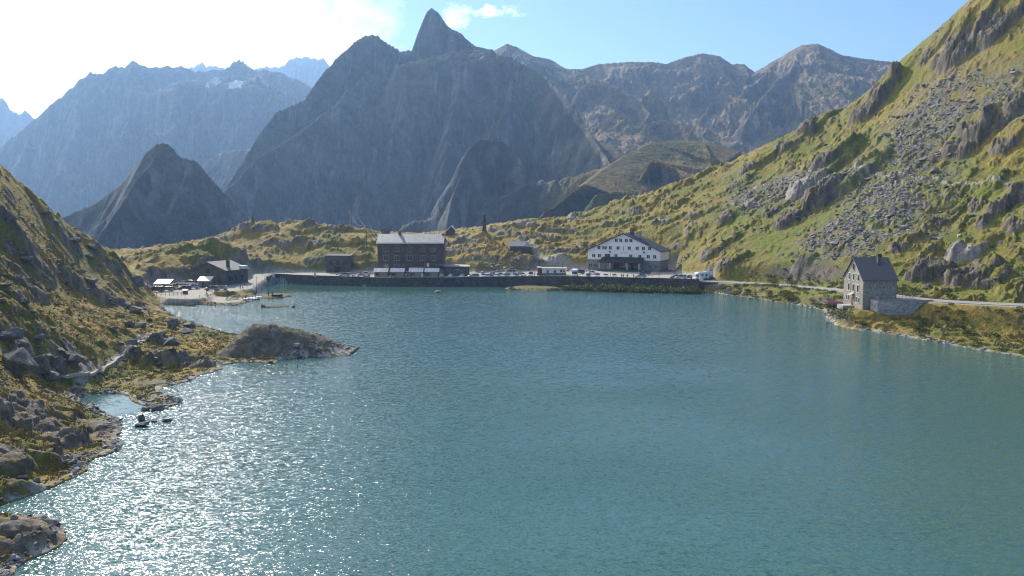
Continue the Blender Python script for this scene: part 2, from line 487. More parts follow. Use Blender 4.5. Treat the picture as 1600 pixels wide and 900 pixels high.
# big outcrops: (px, py of its centre on the hillside, half length, half width, heading deg, height, power, bareness)
BIG = [
       (45, 405, 6, 3, 40, 2.6, 3, 1), (85, 420, 6, 3, 50, 2.6, 3, 1), (15, 355, 7, 3, 20, 3.5, 3, 1), (100, 370, 6, 3, 60, 3.5, 3, 1), (30, 448, 6, 4, 30, 3.5, 3, 1), (135, 455, 6, 3, 30, 3, 3, 1),
       (235, 532, 6, 3, 10, 1.6, 3, 1), (240, 565, 7, 4, 8, 1.7, 3, 1), (300, 572, 6, 4, 0, 1.8, 3, 1), (90, 545, 9, 5, 30, 1.8, 2.5, 1), (20, 520, 8, 4, 20, 2.6, 3, 1),
       (170, 470, 5, 3, 40, 2.2, 3, 1), (205, 478, 5, 3, 40, 2, 3, 1), (120, 432, 5, 3.4, 70, 3, 3, 1), (180, 425, 4, 3, 60, 2.4, 3, 1),
       (10, 640, 7, 4, 15, 1.5, 2.5, .8), (80, 690, 6, 4, 10, 2.1, 3, .8), (40, 660, 7, 5, -10, 1.2, 2.5, .9), (150, 672, 6, 4, -25, 1.7, 2.5, 1), (165, 697, 4.5, 3, -20, 1.1, 3, 1),
       (75, 722, 4, 3, 0, 1.6, 3, .5), (5, 725, 4, 3, 0, 2.2, 3, .8), (20, 765, 4.5, 2.4, 8, 1.6, 3, .8), (50, 845, 4.5, 2.6, 5, 1.9, 3, 1), (10, 850, 5, 3, 5, 1.4, 3, .9),
       (255, 622, 4.6, 2.2, 8, 0.8, 3, 1), (220, 600, 4, 2.5, 0, 0.8, 3, .9),
       # rock band under the knoll, right of the stone building
       (400, 418, 16, 7, 5, 6.5, 3.5, 1), (370, 410, 9, 6, 20, 5, 3, 1), (455, 424, 12, 5, 0, 3.5, 3, 1), (500, 408, 9, 5, -5, 2.2, 3, .9),
       (385, 360, 9, 5, 10, 2.6, 3, 1), (360, 372, 7, 5, 30, 2.4, 3, 1), (440, 380, 9, 4, 10, 1.8, 3, 1), (480, 355, 7, 4, 0, 1.5, 3, 1), (520, 360, 6, 3, 0, 1.0, 3, 1),
       (485, 382, 8, 4, -5, 1.6, 3, 1), (415, 358, 6, 4, 0, 1.8, 3, 1), (280, 425, 9, 4, -20, 2.5, 3, .9), (325, 410, 9, 5, -35, 2.2, 3, .9), (240, 425, 7, 3.5, -20, 2, 3, .9),
       # statue rock and neighbours
       (735, 376, 10, 6, 8, 2.6, 2.4, 1), (778, 360, 8, 4, 10, 1.6, 2.5, 1), (815, 352, 10, 4, 4, 1.8, 3, 1), (800, 366, 8, 4, 10, 1.6, 3, 1), (845, 372, 12, 4, 5, 2, 3, 1),
       (720, 395, 14, 5, -5, 2.8, 3, .8), (755, 402, 12, 5, 0, 2.2, 3, .8), (825, 412, 10, 4, -6, 3.2, 3, 1), (870, 362, 9, 4, 0, 1.8, 3, 1), (880, 392, 10, 4, 10, 1.5, 3, .8),
       (705, 382, 7, 4, 0, 1.6, 3, .9), (905, 340, 9, 4, 20, 1.5, 3, 1), (925, 385, 8, 3, 0, 1.5, 3, 1),
       # right hill: shaded crags that climb to the right
       (1260, 292, 18, 8, 40, 7.0, 3.2, 1), (1290, 262, 13, 6, 42, 5.0, 3.2, 1), (1175, 262, 12, 5, 35, 4.0, 3, 1), (1230, 230, 10, 6, 40, 4.5, 3, 1), (1265, 205, 10, 6, 30, 5.5, 3, 1),
       (1350, 178, 11, 8, 45, 8.0, 3.5, 1), (1372, 158, 8, 6, 45, 5, 3, 1), (1500, 75, 15, 9, 40, 8.0, 3.2, 1), (1560, 40, 16, 9, 20, 8.5, 3.2, 1), (1475, 95, 9, 6, 42, 5, 3, 1),
       (1290, 312, 17, 7, 30, 7.0, 3.4, 1), (1240, 342, 13, 6, 25, 6.0, 3.4, 1), (1210, 330, 8, 4, 30, 2.5, 3, .8), (1180, 318, 10, 4, 25, 2.2, 3, .9),
       (1500, 235, 9, 7, 75, 6.0, 3, 1), (1520, 215, 9, 6, 60, 5.0, 3, 1), (1570, 225, 9, 5, 45, 4.0, 3, 1), (1560, 190, 12, 6, 40, 4.5, 3, 1), (1590, 170, 8, 6, 40, 5, 3, 1),
       (1525, 318, 9, 4, 48, 2.6, 3, 1), (1475, 345, 7, 3, 45, 1.6, 3, 1), (1560, 330, 8, 4, 50, 3.0, 3, 1), (1590, 310, 8, 4, 50, 3.0, 3, 1), (1590, 352, 6, 4, 20, 3.2, 3, 1), (1545, 345, 8, 3.5, 42, 2.8, 3, 1),
       (1410, 385, 6, 2.6, 38, 1.8, 3, 1), (1445, 405, 5, 2.2, 20, 1.4, 3, 1), (1140, 340, 10, 4, 25, 2.0, 3, 1), (1090, 335, 9, 4, 20, 1.8, 3, 1), (1040, 345, 8, 4, 15, 1.6, 3, 1),
       (1110, 395, 8, 4, 30, 3.2, 3, 1), (1135, 415, 7, 4, 30, 3.6, 3, 1), (1060, 385, 7, 3, 20, 1.6, 3, 1), (1000, 330, 8, 4, 10, 2.0, 3, 1), (960, 350, 9, 4, 10, 1.8, 3, 1),
       (1150, 290, 9, 4, 35, 2.4, 3, 1), (1400, 125, 8, 5, 45, 3, 3, 1), (1450, 85, 8, 5, 45, 3, 3, 1),
       # cliffs beside the road
       (1455, 436, 8.5, 4.5, 10, 6.0, 4, 1), (1510, 440, 8.5, 4.5, 0, 6.0, 4, 1), (1545, 444, 5, 3, 0, 3.5, 4, 1), (1235, 420, 5, 3, 0, 3.5, 3.5, 1), (1225, 428, 4, 2.5, 0, 2.5, 3.5, 1),
       (1512, 400, 6.5, 5.0, 0, 5.0, 1.4, 1), (1490, 400, 3.5, 3.0, 40, 2.2, 2, 1)]
BIGW = []
for (px, py, a_, b_, hd, hh, pw, bare) in BIG:
    X_, Y_ = hit(px, py)
    e = np.array([X_ - 4, X_ + 4, X_, X_], F32); f_ = np.array([Y_, Y_, Y_ - 4, Y_ + 4], F32)
    g = base_h(e, f_); gv = Vector((float(g[1] - g[0]), float(g[3] - g[2])))
    st_ = min(gv.length / 8 / 0.45, 1.0)
    gv = gv.normalized() if gv.length > 1e-4 else Vector((0, 1))
    dome = Y_ < 215
    BIGW.append((X_, Y_, a_, b_, R(hd), hh * (1.0 if px > 380 and px < 560 and py > 500 else 0.55), pw, bare, gv.x, gv.y, st_ * (0.5 if dome else 1.0)))

# scree fields and grass tints on the right hill (pixel polygons dropped on the hillside)
def drop(P): return [hit(p, q) for p, q in P]
SCREE = [drop([(1370, 300), (1390, 210), (1440, 150), (1480, 110), (1600, 130), (1600, 190), (1500, 200), (1480, 270), (1450, 290)]),
         drop([(1150, 300), (1240, 270), (1330, 270), (1370, 290), (1330, 305), (1230, 320), (1150, 330)]),
         drop([(1330, 290), (1450, 290), (1460, 310), (1400, 370), (1340, 400), (1250, 400), (1270, 370), (1320, 330)])]
GRAV = drop([(836, 398), (850, 401), (885, 404), (925, 418), (935, 424), (890, 426), (860, 414), (838, 404)])
PALE = [drop([(715, 372), (740, 352), (790, 346), (850, 345), (900, 340), (900, 350), (840, 358), (790, 362), (735, 380)]), drop([(1195, 280), (1300, 285), (1330, 275), (1300, 305), (1160, 330), (1140, 322)]), drop([(1485, 408), (1505, 385), (1540, 405), (1540, 415), (1485, 415)])]
PATH_L = [hit(p, q) for p, q in ((96, 595), (110, 592), (130, 587), (148, 581), (163, 575), (176, 568), (184, 561), (192, 556), (200, 548), (207, 543), (214, 537), (228, 528), (240, 524))]
TRACK = [hit(p, q) for p, q in ((905, 418), (880, 408), (850, 402), (838, 396), (834, 388), (826, 380), (812, 376))]
TRAIL = [hit(p, q) for p, q in ((1320, 278), (1380, 276), (1440, 280), (1462, 281), (1485, 292), (1520, 290), (1600, 286), (1680, 284))]

HOUSE_P = [(90.8, 220.5), (101.5, 220.5), (101.5, 232), (90.8, 235.5)]
SPX = np.array([at(p, 500, 178)[0] for p in (335, 352, 366, 395, 420, 445, 480, 505, 530, 550, 556)])
SPZ = np.array([-1, 1.6, 3.8, 6.5, 6.3, 5.6, 4.3, 3.1, 1.5, 0.5, -2])
def terrain(x, y, want=False):
    """height of the near terrain, and with want=True its surface masks"""
    x = np.asarray(x, F32); y = np.asarray(y, F32)
    h = base_h(x, y)
    right = sstep(60, 110, x - (y - 330) * 0.25) * sstep(200, 260, y)
    wx = x + 3.0 * fbm(x / 11, y / 11, 3, 5); wy = y + 3.0 * fbm(x / 11, y / 11, 3, 9)
    rock = np.zeros(x.shape, F32)
    # outcrops listed above
    for (X_, Y_, a_, b_, hd, hh, pw, bare, ux, uy, st_) in BIGW:
        m = (np.abs(x - X_) < a_ * 2.8) & (np.abs(y - Y_) < a_ * 2.8)
        if not m.any(): continue
        dx = wx[m] - X_; dy = wy[m] - Y_
        c, s = math.cos(hd), math.sin(hd)
        # the uphill side runs out into the slope, the downhill side breaks off
        up_ = dx * ux + dy * uy
        k_ = np.where(up_ > 0, -0.55, 0.25) * st_ * sstep(0, b_ * 0.5, np.abs(up_))
        dx = dx + up_ * ux * k_; dy = dy + up_ * uy * k_
        u = (dx * c + dy * s) / a_; v = (-dx * s + dy * c) / b_
        rr = np.sqrt(u * u + v * v)
        g = np.clip(1.25 - rr ** pw * 0.95, 0, 1)
        g = g * g * (3 - 2 * g)
        h[m] = h[m] + hh * g
        rock[m] = np.maximum(rock[m], np.clip(g * 2.2 * bare, 0, 1) * (1 - 0.75 * st_ * sstep(0.0, b_ * 0.8, up_ + 0.3 * b_)))
    # scattered knobs, stronger on the left and on the mounds
    ca, sa = math.cos(0.6), math.sin(0.6)
    rx = wx * ca + wy * sa; ry = -wx * sa + wy * ca
    amp = lerp(1.0, 0.8, right)
    bench = (1 - right) * sstep(13, 8, h) * sstep(225, 200, y)
    amp = amp * (1 - 0.55 * bench)
    n = fbm(rx / 19, ry / 11, 3, 21)
    o1 = sstep(0.10, 0.30, n)
    n = fbm(rx / 7.5, ry / 4.6, 3, 31)
    o2 = sstep(0.10, 0.30, n)
    n = fbm(wx / 2.6, wy / 2.0, 3, 41)
    o3 = sstep(0.08, 0.34, n)
    big = fbm(x / 60, y / 60, 2, 77)
    k = sstep(-0.35, 0.35, big + 0.08)
    h = h + amp * (o1 * 1.3 * k + o2 * 1.0 * (0.35 + 0.65 * k) + o3 * 0.55 * (0.3 + 0.7 * np.maximum(o1, o2)))
    h = h + 0.6 * fbm(x / 15, y / 15, 2, 51) + 0.16 * fbm(x / 1.6, y / 1.6, 4, 61, 0.62)
    rock = np.maximum(rock, (1 - 0.6 * bench) * np.maximum(o1 * k, o2 * (0.3 + 0.7 * k)) * lerp(0.55, 0.5, right))
    # bare rock is jointed: ridged grain in a tilted direction
    gr = ridged(rx / 3.4, ry / 1.25, 5, 71, 0.66)
    h = h + rock * (gr - 0.5) * lerp(0.7, 1.4, right)
    h = h + rock * (0.75 * facets(rx / 3.6, ry / 2.4, 5) + 0.34 * facets(rx / 1.3 + 5, ry / 0.9, 6)) * lerp(1.0, 1.25, right)
    # scree
    sc = np.zeros(x.shape, F32)
    for P in SCREE:
        sd = sdist(wx, wy, P)
        sc = np.maximum(sc, sstep(-14, 9, sd + 7 * fbm(x / 9, y / 9, 3, 881)))
    sc = sc * sstep(-0.35, 0.2, fbm(x / 14, y / 14, 4, 87) + 0.16) * (1 - rock)
    gen = sstep(0.15, 0.42, fbm(x / 34, y / 34, 4, 93)) * right * 0.5
    sc = np.maximum(sc, gen * (1 - rock))
    f1, r1 = worley(x / 1.5, y / 1.5, 3)
    f2, r2 = worley(x / 4.5, y / 4.5, 8)
    st = np.clip(1 - f1 * 2.0, 0, 1) ** 0.6 * (0.15 + 1.3 * r1 * r1)
    bs = np.clip(1 - f2 * 3.4, 0, 1) ** 0.5
    few = sstep(0.55, 0.75, r2)
    h = h + sc * st * 0.75
    dens = sstep(-0.2, 0.3, fbm(x / 25, y / 25, 2, 99))
    bld = bs * few * (0.25 + dens) * (1 - rock * 0.5)
    bld = bld * (1 - 0.7 * bench)
    h = h + bld * 0.9
    # shoreline
    ns = 0.9 * fbm(x / 4, y / 4, 3, 101) + 0.35 * fbm(x / 1.2, y / 1.2, 2, 103)
    sd = -sdist(x, y, LAKE)
    sw = sd + ns * np.clip(np.abs(sd) / 3 + 0.35, 0, 1)
    t = sstep(0, 14, sw)
    shore = np.minimum(0.08 + 0.30 * np.maximum(sw, 0) + (rock * 0.9 + bld) * sstep(0.2, 2.0, sw), np.maximum(h, 0.25))
    low = lerp(shore, np.maximum(h, 0.35), t)
    h = np.where(sw > 0, low, np.maximum(-0.30 - 0.4 * (-sw), -6))
    # the long rounded slab at the tip of the left spit
    zc = np.interp(x.ravel(), SPX, SPZ).reshape(x.shape).astype(F32)
    yy = y - 179.5 - 0.10 * (x + 48) + 0.5 * fbm(x / 5, y / 5, 3, 131)
    pr = np.where(yy < 0, 1 - np.abs(yy / 7.2) ** 1.7, 1 - np.abs(yy / 9.0) ** 1.6)
    cut = np.maximum(0, sstep(0.80, 0.98, ridged((x + 0.6 * y) / 7.5, y / 40, 2, 133)))
    spit = (zc + 0.35) * np.maximum(pr, -0.5) - 0.35 + 0.10 * facets(x / 1.8, y / 1.2, 135) + 0.22 * fbm(x / 3, y / 3, 4, 137) - 0.45 * cut
    on = (spit > h) & (zc > 0.5) & (pr > 0.02) & (np.abs(x + 45) < 20) & (np.abs(y - 180) < 16)
    h = np.where(on, spit, h); slabm = on & (spit > 0.1)
    rock = np.where(slabm, 1.0, rock)
    # level ground
    flat = np.zeros(x.shape, F32)
    sp = sdist(x, y, SPIT); m = sstep(-1.5, 0.5, sp); h = lerp(h, 0.8, m); flat = np.maximum(flat, m)
    sp = sdist(x, y, LOT); m = sstep(-2.5, 0.3, sp); h = lerp(h, lot_z(x, y), m); flat = np.maximum(flat, m)
    sp = sdist(x, y, PLAT); m = np.where((y < 362) & (sd < 6), sstep(-0.15, 0.0, sp), sstep(-4.0, 0.2, sp))
    h = lerp(h, plat_z(x), m); flat = np.maximum(flat, m)
    rd, rp = seg_dist(x, y, ROAD_S)
    zz = np.interp(rp.ravel(), np.arange(len(ROAD_S)), [p[2] for p in ROAD_S]).reshape(x.shape).astype(F32)
    m = sstep(12, 3.8, rd) * sstep(1.5, 3.5, sd)
    h = lerp(h, zz - 0.05, m); flat = np.maximum(flat, sstep(5.2, 3.8, rd) * sstep(1.5, 3.5, sd))
    # house terrace
    sp = sdist(x, y, HOUSE_P); m = sstep(-4.5, 0.0, sp); h = lerp(h, 4.3, m)
    # below the pass the ground drops into the far valley
    rr = np.sqrt(x * x + y * y)
    h = lerp(h, -260, sstep(560, 640, rr))
    if not want: return h
    return h, rock, sc, st, bld, flat, sd, right, o3, slabm

XN, YN = polar(46, 640, 1150, -35, 35, 1500)
HN, rock, sc, st, bld, flat, sd, right, o3, slabm = terrain(XN, YN, True)
gx, gy = slope_of(XN, YN, blur(HN, 3))
sl_ = np.sqrt(gx * gx + gy * gy)
HB = base_h(XN, YN); bgx, bgy = slope_of(XN, YN, HB)
sl_ = sl_ - 0.75 * np.minimum(np.sqrt(bgx * bgx + bgy * bgy), 1.0)
steep = sstep(0.68 + 0.22 * (1 - right), 1.15 + 0.25 * (1 - right), sl_ + 0.25 * fbm(XN / 6, YN / 6, 3, 201))
bare = np.clip(np.maximum(steep, sstep(0.46 + 0.20 * (1 - right), 0.72 + 0.24 * (1 - right), rock + 0.5 * fbm(XN / 3.0, YN / 3.0, 4, 211))), 0, 1)
bare = np.maximum(bare, sstep(0.25, 0.5, bld))
bare = np.where(slabm, np.maximum(bare, 0.93), bare)
g1 = fbm(XN / 16, YN / 16, 4, 221); g2 = fbm(XN / 3.2, YN / 3.2, 4, 231); g3 = fbm(XN / 55, YN / 55, 3, 241)
def c3(*v): return np.array(v, F32)
def mixc(a, b_, t):
    return a + (b_ - a) * t[..., None]
Lc = np.zeros(XN.shape + (3,), F32)
ochre = c3(.315, .215, .050); olive = c3(.185, .158, .036); green = c3(.105, .130, .022); lime = c3(.152, .165, .024); rust = c3(.150, .080, .036)
gl = mixc(ochre + Lc, olive, sstep(-0.25, 0.35, g1))
gl = mixc(gl, green, sstep(0.15, 0.5, g3 + 0.4 * g2) * 0.75)
gl = mixc(gl, rust, sstep(0.25, 0.5, g2 - 0.3 * g1) * 0.6)
gr_ = mixc(olive + Lc, lime, sstep(-0.30, 0.25, g1 + 0.3 * g3))
gr_ = mixc(gr_, green, sstep(0.1, 0.45, g2) * 0.7)
gr_ = mixc(gr_, ochre, sstep(0.05, 0.40, g3 - 0.2 + np.clip((HN - 30) / 120, 0, .5)) * 0.5)
gr_ = mixc(gr_, rust, sstep(0.32, 0.5, g2 - 0.2 * g1) * 0.4)
gC = mixc(gl, gr_, np.clip(right + 0.4 * sstep(0, 60, XN) * sstep(300, 360, YN), 0, 1))
shr = fbm(XN / 1.7, YN / 1.7, 4, 281, 0.6)
gC = mixc(gC, c3(.058, .062, .022) + Lc, sstep(0.12, 0.42, shr) * (0.32 + 0.2 * right))
gC = mixc(gC, c3(.235, .195, .06) * (1 - right[..., None]) + c3(.180, .180, .04) * right[..., None] + Lc, sstep(0.15, 0.45, -shr) * 0.45)
damp = sstep(14, 2, sd) * sstep(-0.3, 0.3, g1)
gC = mixc(gC, green + Lc, damp * 0.5)
rn = fbm(XN / 2.1, YN / 1.6, 4, 251); rn2 = fbm(XN / 12, YN / 12, 3, 261)
rC = mixc(c3(.125, .120, .115) + Lc, c3(.25, .235, .215), sstep(-0.35, 0.4, rn))
rC = mixc(rC, c3(.19, .17, .135), sstep(0.1, 0.4, rn2) * 0.6)
rC = rC * (1 - 0.28 * right[..., None]) * (c3(1.14, 1.0, .84) + Lc)
rC = np.where(slabm[..., None], rC * 0.60 + (c3(.035, .038, .028) + Lc), rC)
rC = mixc(rC, c3(.12, .115, .05), sstep(-0.05, 0.3, fbm(XN / 4, YN / 4, 4, 271)) * 0.65)
C = mixc(gC, rC, bare)
sC = mixc(c3(.13, .125, .115) + Lc, c3(.30, .28, .26), sstep(0.3, 0.9, st))
sC = mixc(sC, c3(.17, .12, .10), sstep(0.1, 0.4, rn2) * 0.5)
C = mixc(C, sC, sc * sstep(-0.25, 0.15, g2 + 0.12))
# gravel lots, footpaths, waterline stones
grav = c3(.37, .345, .30) + Lc
C = mixc(C, grav, sstep(0.3, 0.9, flat) * (0.75 + 0.25 * sstep(-0.3, 0.3, g2)))
gp = sdist(XN + 2 * g2, YN + 2 * g1, GRAV)
C = mixc(C, c3(.35, .32, .27) + Lc, sstep(-2.5, 1.0, gp) * 0.85)
pk_ = np.zeros(XN.shape, F32)
for P in PALE: pk_ = np.maximum(pk_, sstep(-5, 2, sdist(XN, YN, P)))
C = mixc(C, c3(.38, .355, .32) + Lc, pk_ * bare * 0.6)
for P, w in ((PATH_L, 0.95), (TRACK, 2.6), (TRAIL, 1.3)):
    pd, _ = seg_dist(XN + 0.5 * g2, YN + 0.5 * g1, P)
    C = mixc(C, c3(.40, .36, .29) + Lc, sstep(w, w * 0.4, pd) * (0.95 if P is PATH_L else 0.65))
C = mixc(C, c3(.34, .32, .28) + Lc, sstep(1.6, 0.5, sd) * sstep(0.0, 0.2, rn + 0.1))
C = mixc(C, c3(.05, .055, .04) + Lc, sstep(0.12, 0.02, HN))
msk = np.stack([bare, sc, flat], -1)
me = np_mesh('terrain', np.stack([XN, YN, HN], -1).reshape(-1, 3), grid_quads(*XN.shape), {'tint': C.reshape(-1, 3), 'mask': msk.reshape(-1, 3)})
ground = bpy.data.objects.new('terrain', me)
COL.objects.link(ground)
tag(ground, 'grassy and rocky slopes around the lake', kind='structure')


def ground_z(x, y):
    return float(terrain(np.array([x], F32), np.array([y], F32))[0])


def attr_mat(name, fine_scale, bump_d, bump_s, rough=0.9, detail=6, var=0.35, second=None):
    m = bpy.data.materials.new(name)
    m.use_nodes = True
    q = NB(m.node_tree)
    p = m.node_tree.nodes['Principled BSDF']
    a = q.n('ShaderNodeAttribute', attribute_name='tint')
    k = q.n('ShaderNodeAttribute', attribute_name='mask')
    tc = q.n('ShaderNodeTexCoord')
    co = tc.outputs['Object']
    nz = q.noise(co, fine_scale, detail, 0.62)
    v = q.maprange(nz.outputs[0], 0.3, 0.7, 1 - var, 1 + var, False)
    nz2 = q.noise(co, fine_scale * 5.3, 4, 0.6)
    v2 = q.maprange(nz2.outputs[0], 0.3, 0.7, 1 - var * 0.8, 1 + var * 0.8, False)
    c = q.vmath('SCALE', a.outputs['Color'], scale=q.math('MULTIPLY', v, v2))
    q.l(c.outputs[0], p.inputs['Base Color'])
    p.inputs['Roughness'].default_value = rough
    p.inputs['Specular IOR Level'].default_value = 0.15
    bp = q.n('ShaderNodeBump')
    bp.inputs['Distance'].default_value = bump_d
    bp.inputs['Strength'].default_value = bump_s
    nz3 = q.noise(co, fine_scale * 0.9, 8, 0.68)
    q.l(nz3.outputs[0], bp.inputs['Height'])
    q.l(bp.outputs[0], p.inputs['Normal'])
    return m
ground.data.materials.append(attr_mat('ground_cover', 1.3, 0.5, 1.0))

# ------------------------------------------------------------------ mountains
# ridges: (slope, run-out length, [(px, py, D) ...])
RIDGES = [
    # central pyramid and its shoulders
    (1.25, 900, [(330, 330, 1500), (388, 240, 1560), (405, 211, 1580), (431, 177, 1620), (477, 156, 1660), (494, 131, 1690), (523, 91, 1740), (545, 72, 1770), (572, 54, 1800), (590, 55, 1810), (607, 68, 1825), (625, 78, 1840)]),
    (1.55, 700, [(625, 79, 1840), (643, 78, 1850), (652, 52, 1852), (665, 22, 1855), (674, 11, 1857), (684, 18, 1857), (700, 38, 1857), (720, 54, 1857), (742, 70, 1860)]),
    (1.0, 900, [(742, 71, 1860), (765, 78, 1860), (800, 92, 1840), (830, 118, 1800)]),
    (1.7, 800, [(620, 98, 1690), (660, 96, 1680), (690, 90, 1680), (720, 96, 1680), (760, 88, 1690), (800, 92, 1690), (850, 118, 1660), (880, 150, 1600)]),
    (1.3, 300, [(640, 90, 1740), (700, 84, 1730), (760, 82, 1740), (800, 88, 1740)]), (1.3, 300, [(640, 84, 1790), (700, 76, 1790), (770, 78, 1790)]),
    (1.35, 800, [(850, 118, 1660), (885, 150, 1560), (915, 195, 1480), (945, 240, 1400), (960, 268, 1340), (985, 300, 1280)]),
    (1.2, 700, [(566, 105, 1700), (519, 165, 1600), (464, 207, 1500), (401, 253, 1400), (372, 283, 1340), (345, 300, 1290)]),
    (1.6, 500, [(628, 100, 1690), (632, 160, 1600), (600, 240, 1500), (560, 300, 1430)]),
    (1.6, 500, [(800, 100, 1690), (790, 170, 1560), (760, 240, 1450)]),
    (1.5, 500, [(715, 98, 1680), (700, 180, 1570), (690, 260, 1460), (670, 320, 1400)]),
    (1.35, 500, [(730, 232, 1190), (752, 215, 1220), (785, 222, 1220), (810, 245, 1200), (840, 285, 1170), (868, 325, 1120)]),
    (1.5, 400, [(752, 217, 1220), (725, 262, 1180), (705, 310, 1130), (697, 345, 1100)]),
    # left far range
    (1.1, 1400, [(-420, 420, 3300), (-150, 300, 3300), (0, 231, 3350), (53, 187, 3400), (93, 155, 3420), (125, 124, 3440), (142, 113, 3450), (158, 115, 3450), (178, 103, 3460), (195, 107, 3460), (207, 95, 3470),
                 (231, 104, 3500), (267, 103, 3550), (311, 111, 3600), (351, 106, 3620), (373, 93, 3620), (398, 111, 3600), (418, 109, 3580), (444, 115, 3560), (471, 127, 3520), (500, 140, 3480), (560, 200, 3400)]),
    (1.6, 1300, [(205, 138, 3150), (240, 143, 3120), (267, 138, 3100), (284, 124, 3100), (311, 129, 3090), (338, 138, 3080), (400, 132, 3100), (422, 147, 3120), (433, 172, 3140)]),
    (1.2, 500, [(240, 130, 3260), (300, 122, 3240), (340, 130, 3220), (400, 126, 3240)]), (1.2, 500, [(260, 120, 3400), (330, 119, 3400), (400, 120, 3400)]),
    (1.4, 700, [(130, 122, 3440), (110, 200, 3200), (90, 280, 3000)]), (1.4, 700, [(50, 190, 3380), (30, 260, 3150), (0, 330, 2950)]), (1.5, 600, [(285, 128, 3100), (270, 210, 2900), (262, 260, 2750)]),
    (1.5, 600, [(205, 140, 3150), (180, 230, 2950)]), (1.5, 600, [(400, 134, 3090), (372, 205, 2900)]),
    # farthest left and cloud-wrapped ones
    (1.3, 1500, [(-300, 230, 5100), (-120, 190, 5100), (-30, 165, 5150), (0, 153, 5200), (7, 152, 5200), (16, 171, 5200), (31, 178, 5200), (40, 172, 5200), (53, 186, 5200), (90, 230, 5200), (160, 330, 5200)]),
    (1.1, 1600, [(260, 135, 5900), (290, 110, 5900), (308, 101, 5900), (316, 95, 5900), (322, 103, 5900), (345, 106, 5900), (380, 113, 5900), (410, 105, 6000), (440, 102, 6000), (455, 92, 6000), (475, 88, 6000), (505, 92, 6000), (530, 115, 6000), (600, 190, 6000)]),
    # small dark hill between
    (1.0, 700, [(300, 280, 2250), (322, 250, 2250), (345, 238, 2250), (385, 234, 2200), (430, 240, 2150)]),
    # conical hill on the left
    (0.95, 500, [(85, 345, 1040), (113, 333, 1040), (147, 316, 1030), (182, 293, 1020), (200, 276, 1010), (218, 253, 1005), (231, 236, 1000), (244, 226, 1000), (256, 224, 1000), (267, 229, 1000), (280, 244, 1000),
                 (302, 251, 1010), (320, 267, 1015), (338, 289, 1020), (364, 311, 1030), (390, 340, 1040), (430, 380, 1050)]),
    (1.35, 500, [(252, 226, 1000), (212, 280, 930), (185, 325, 870), (150, 372, 820)]),
    # right background cirque
    (0.69, 600, [(742, 90, 2300), (768, 80, 2300), (792, 68, 2300), (806, 74, 2320), (832, 87, 2380), (860, 93, 2450), (885, 108, 2500), (909, 108, 2520), (936, 100, 2550), (973, 97, 2560), (1022, 96, 2580), (1041, 99, 2590), (1060, 91, 2600),
                  (1094, 83, 2620), (1124, 87, 2620), (1143, 100, 2620), (1162, 100, 2620), (1181, 114, 2620), (1193, 114, 2620)]),
    (0.69, 640, [(1193, 114, 2620), (1200, 100, 2600), (1215, 92, 2600), (1238, 77, 2590), (1253, 71, 2580), (1276, 68, 2570), (1295, 76, 2570), (1317, 86, 2580), (1351, 91, 2600), (1400, 97, 2600), (1500, 112, 2600), (1700, 150, 2600)]),
    (1.2, 260, [(1124, 89, 2610), (1110, 118, 2480), (1080, 150, 2320)]), (1.3, 260, [(1150, 104, 2600), (1120, 150, 2380), (1092, 185, 2200)]),
    (1.3, 300, [(1276, 70, 2560), (1235, 110, 2380), (1190, 150, 2230), (1165, 190, 2080)]), (1.3, 300, [(1276, 70, 2560), (1290, 120, 2360), (1305, 170, 2180)]), (1.2, 300, [(1215, 94, 2600), (1160, 140, 2380)]),
    (1.1, 300, [(905, 140, 2060), (920, 130, 2080), (940, 127, 2080), (970, 138, 2040), (1000, 160, 1980), (1015, 176, 1930)]), (1.2, 200, [(1000, 148, 2120), (1020, 138, 2120), (1035, 150, 2080)]),
    (0.9, 260, [(1010, 195, 1750), (1035, 187, 1780), (1060, 193, 1760), (1080, 205, 1720)]),
    (1.0, 250, [(890, 190, 1650), (930, 215, 1560), (975, 240, 1480)]),
    # brown green foreland before the cirque
    (0.95, 400, [(850, 333, 760), (868, 321, 800), (890, 305, 840), (913, 289, 880)]),
    (0.27, 700, [(913, 289, 880), (951, 259, 960), (985, 238, 1030), (1020, 223, 1080), (1056, 217, 1110), (1102, 221, 1110), (1158, 236, 1100), (1250, 258, 1050), (1400, 300, 1000)]),
    (1.5, 120, [(1005, 262, 930), (1018, 249, 945), (1035, 252, 950), (1060, 262, 940), (1090, 276, 900)]),
    (1.0, 200, [(930, 305, 800), (960, 297, 800), (985, 300, 790)]),
]
VALLEY = -260.0
SPUR = {i for i, r in enumerate(RIDGES) if r[1] <= 700 and r[0] > 1.15 and i not in (1, 11)}
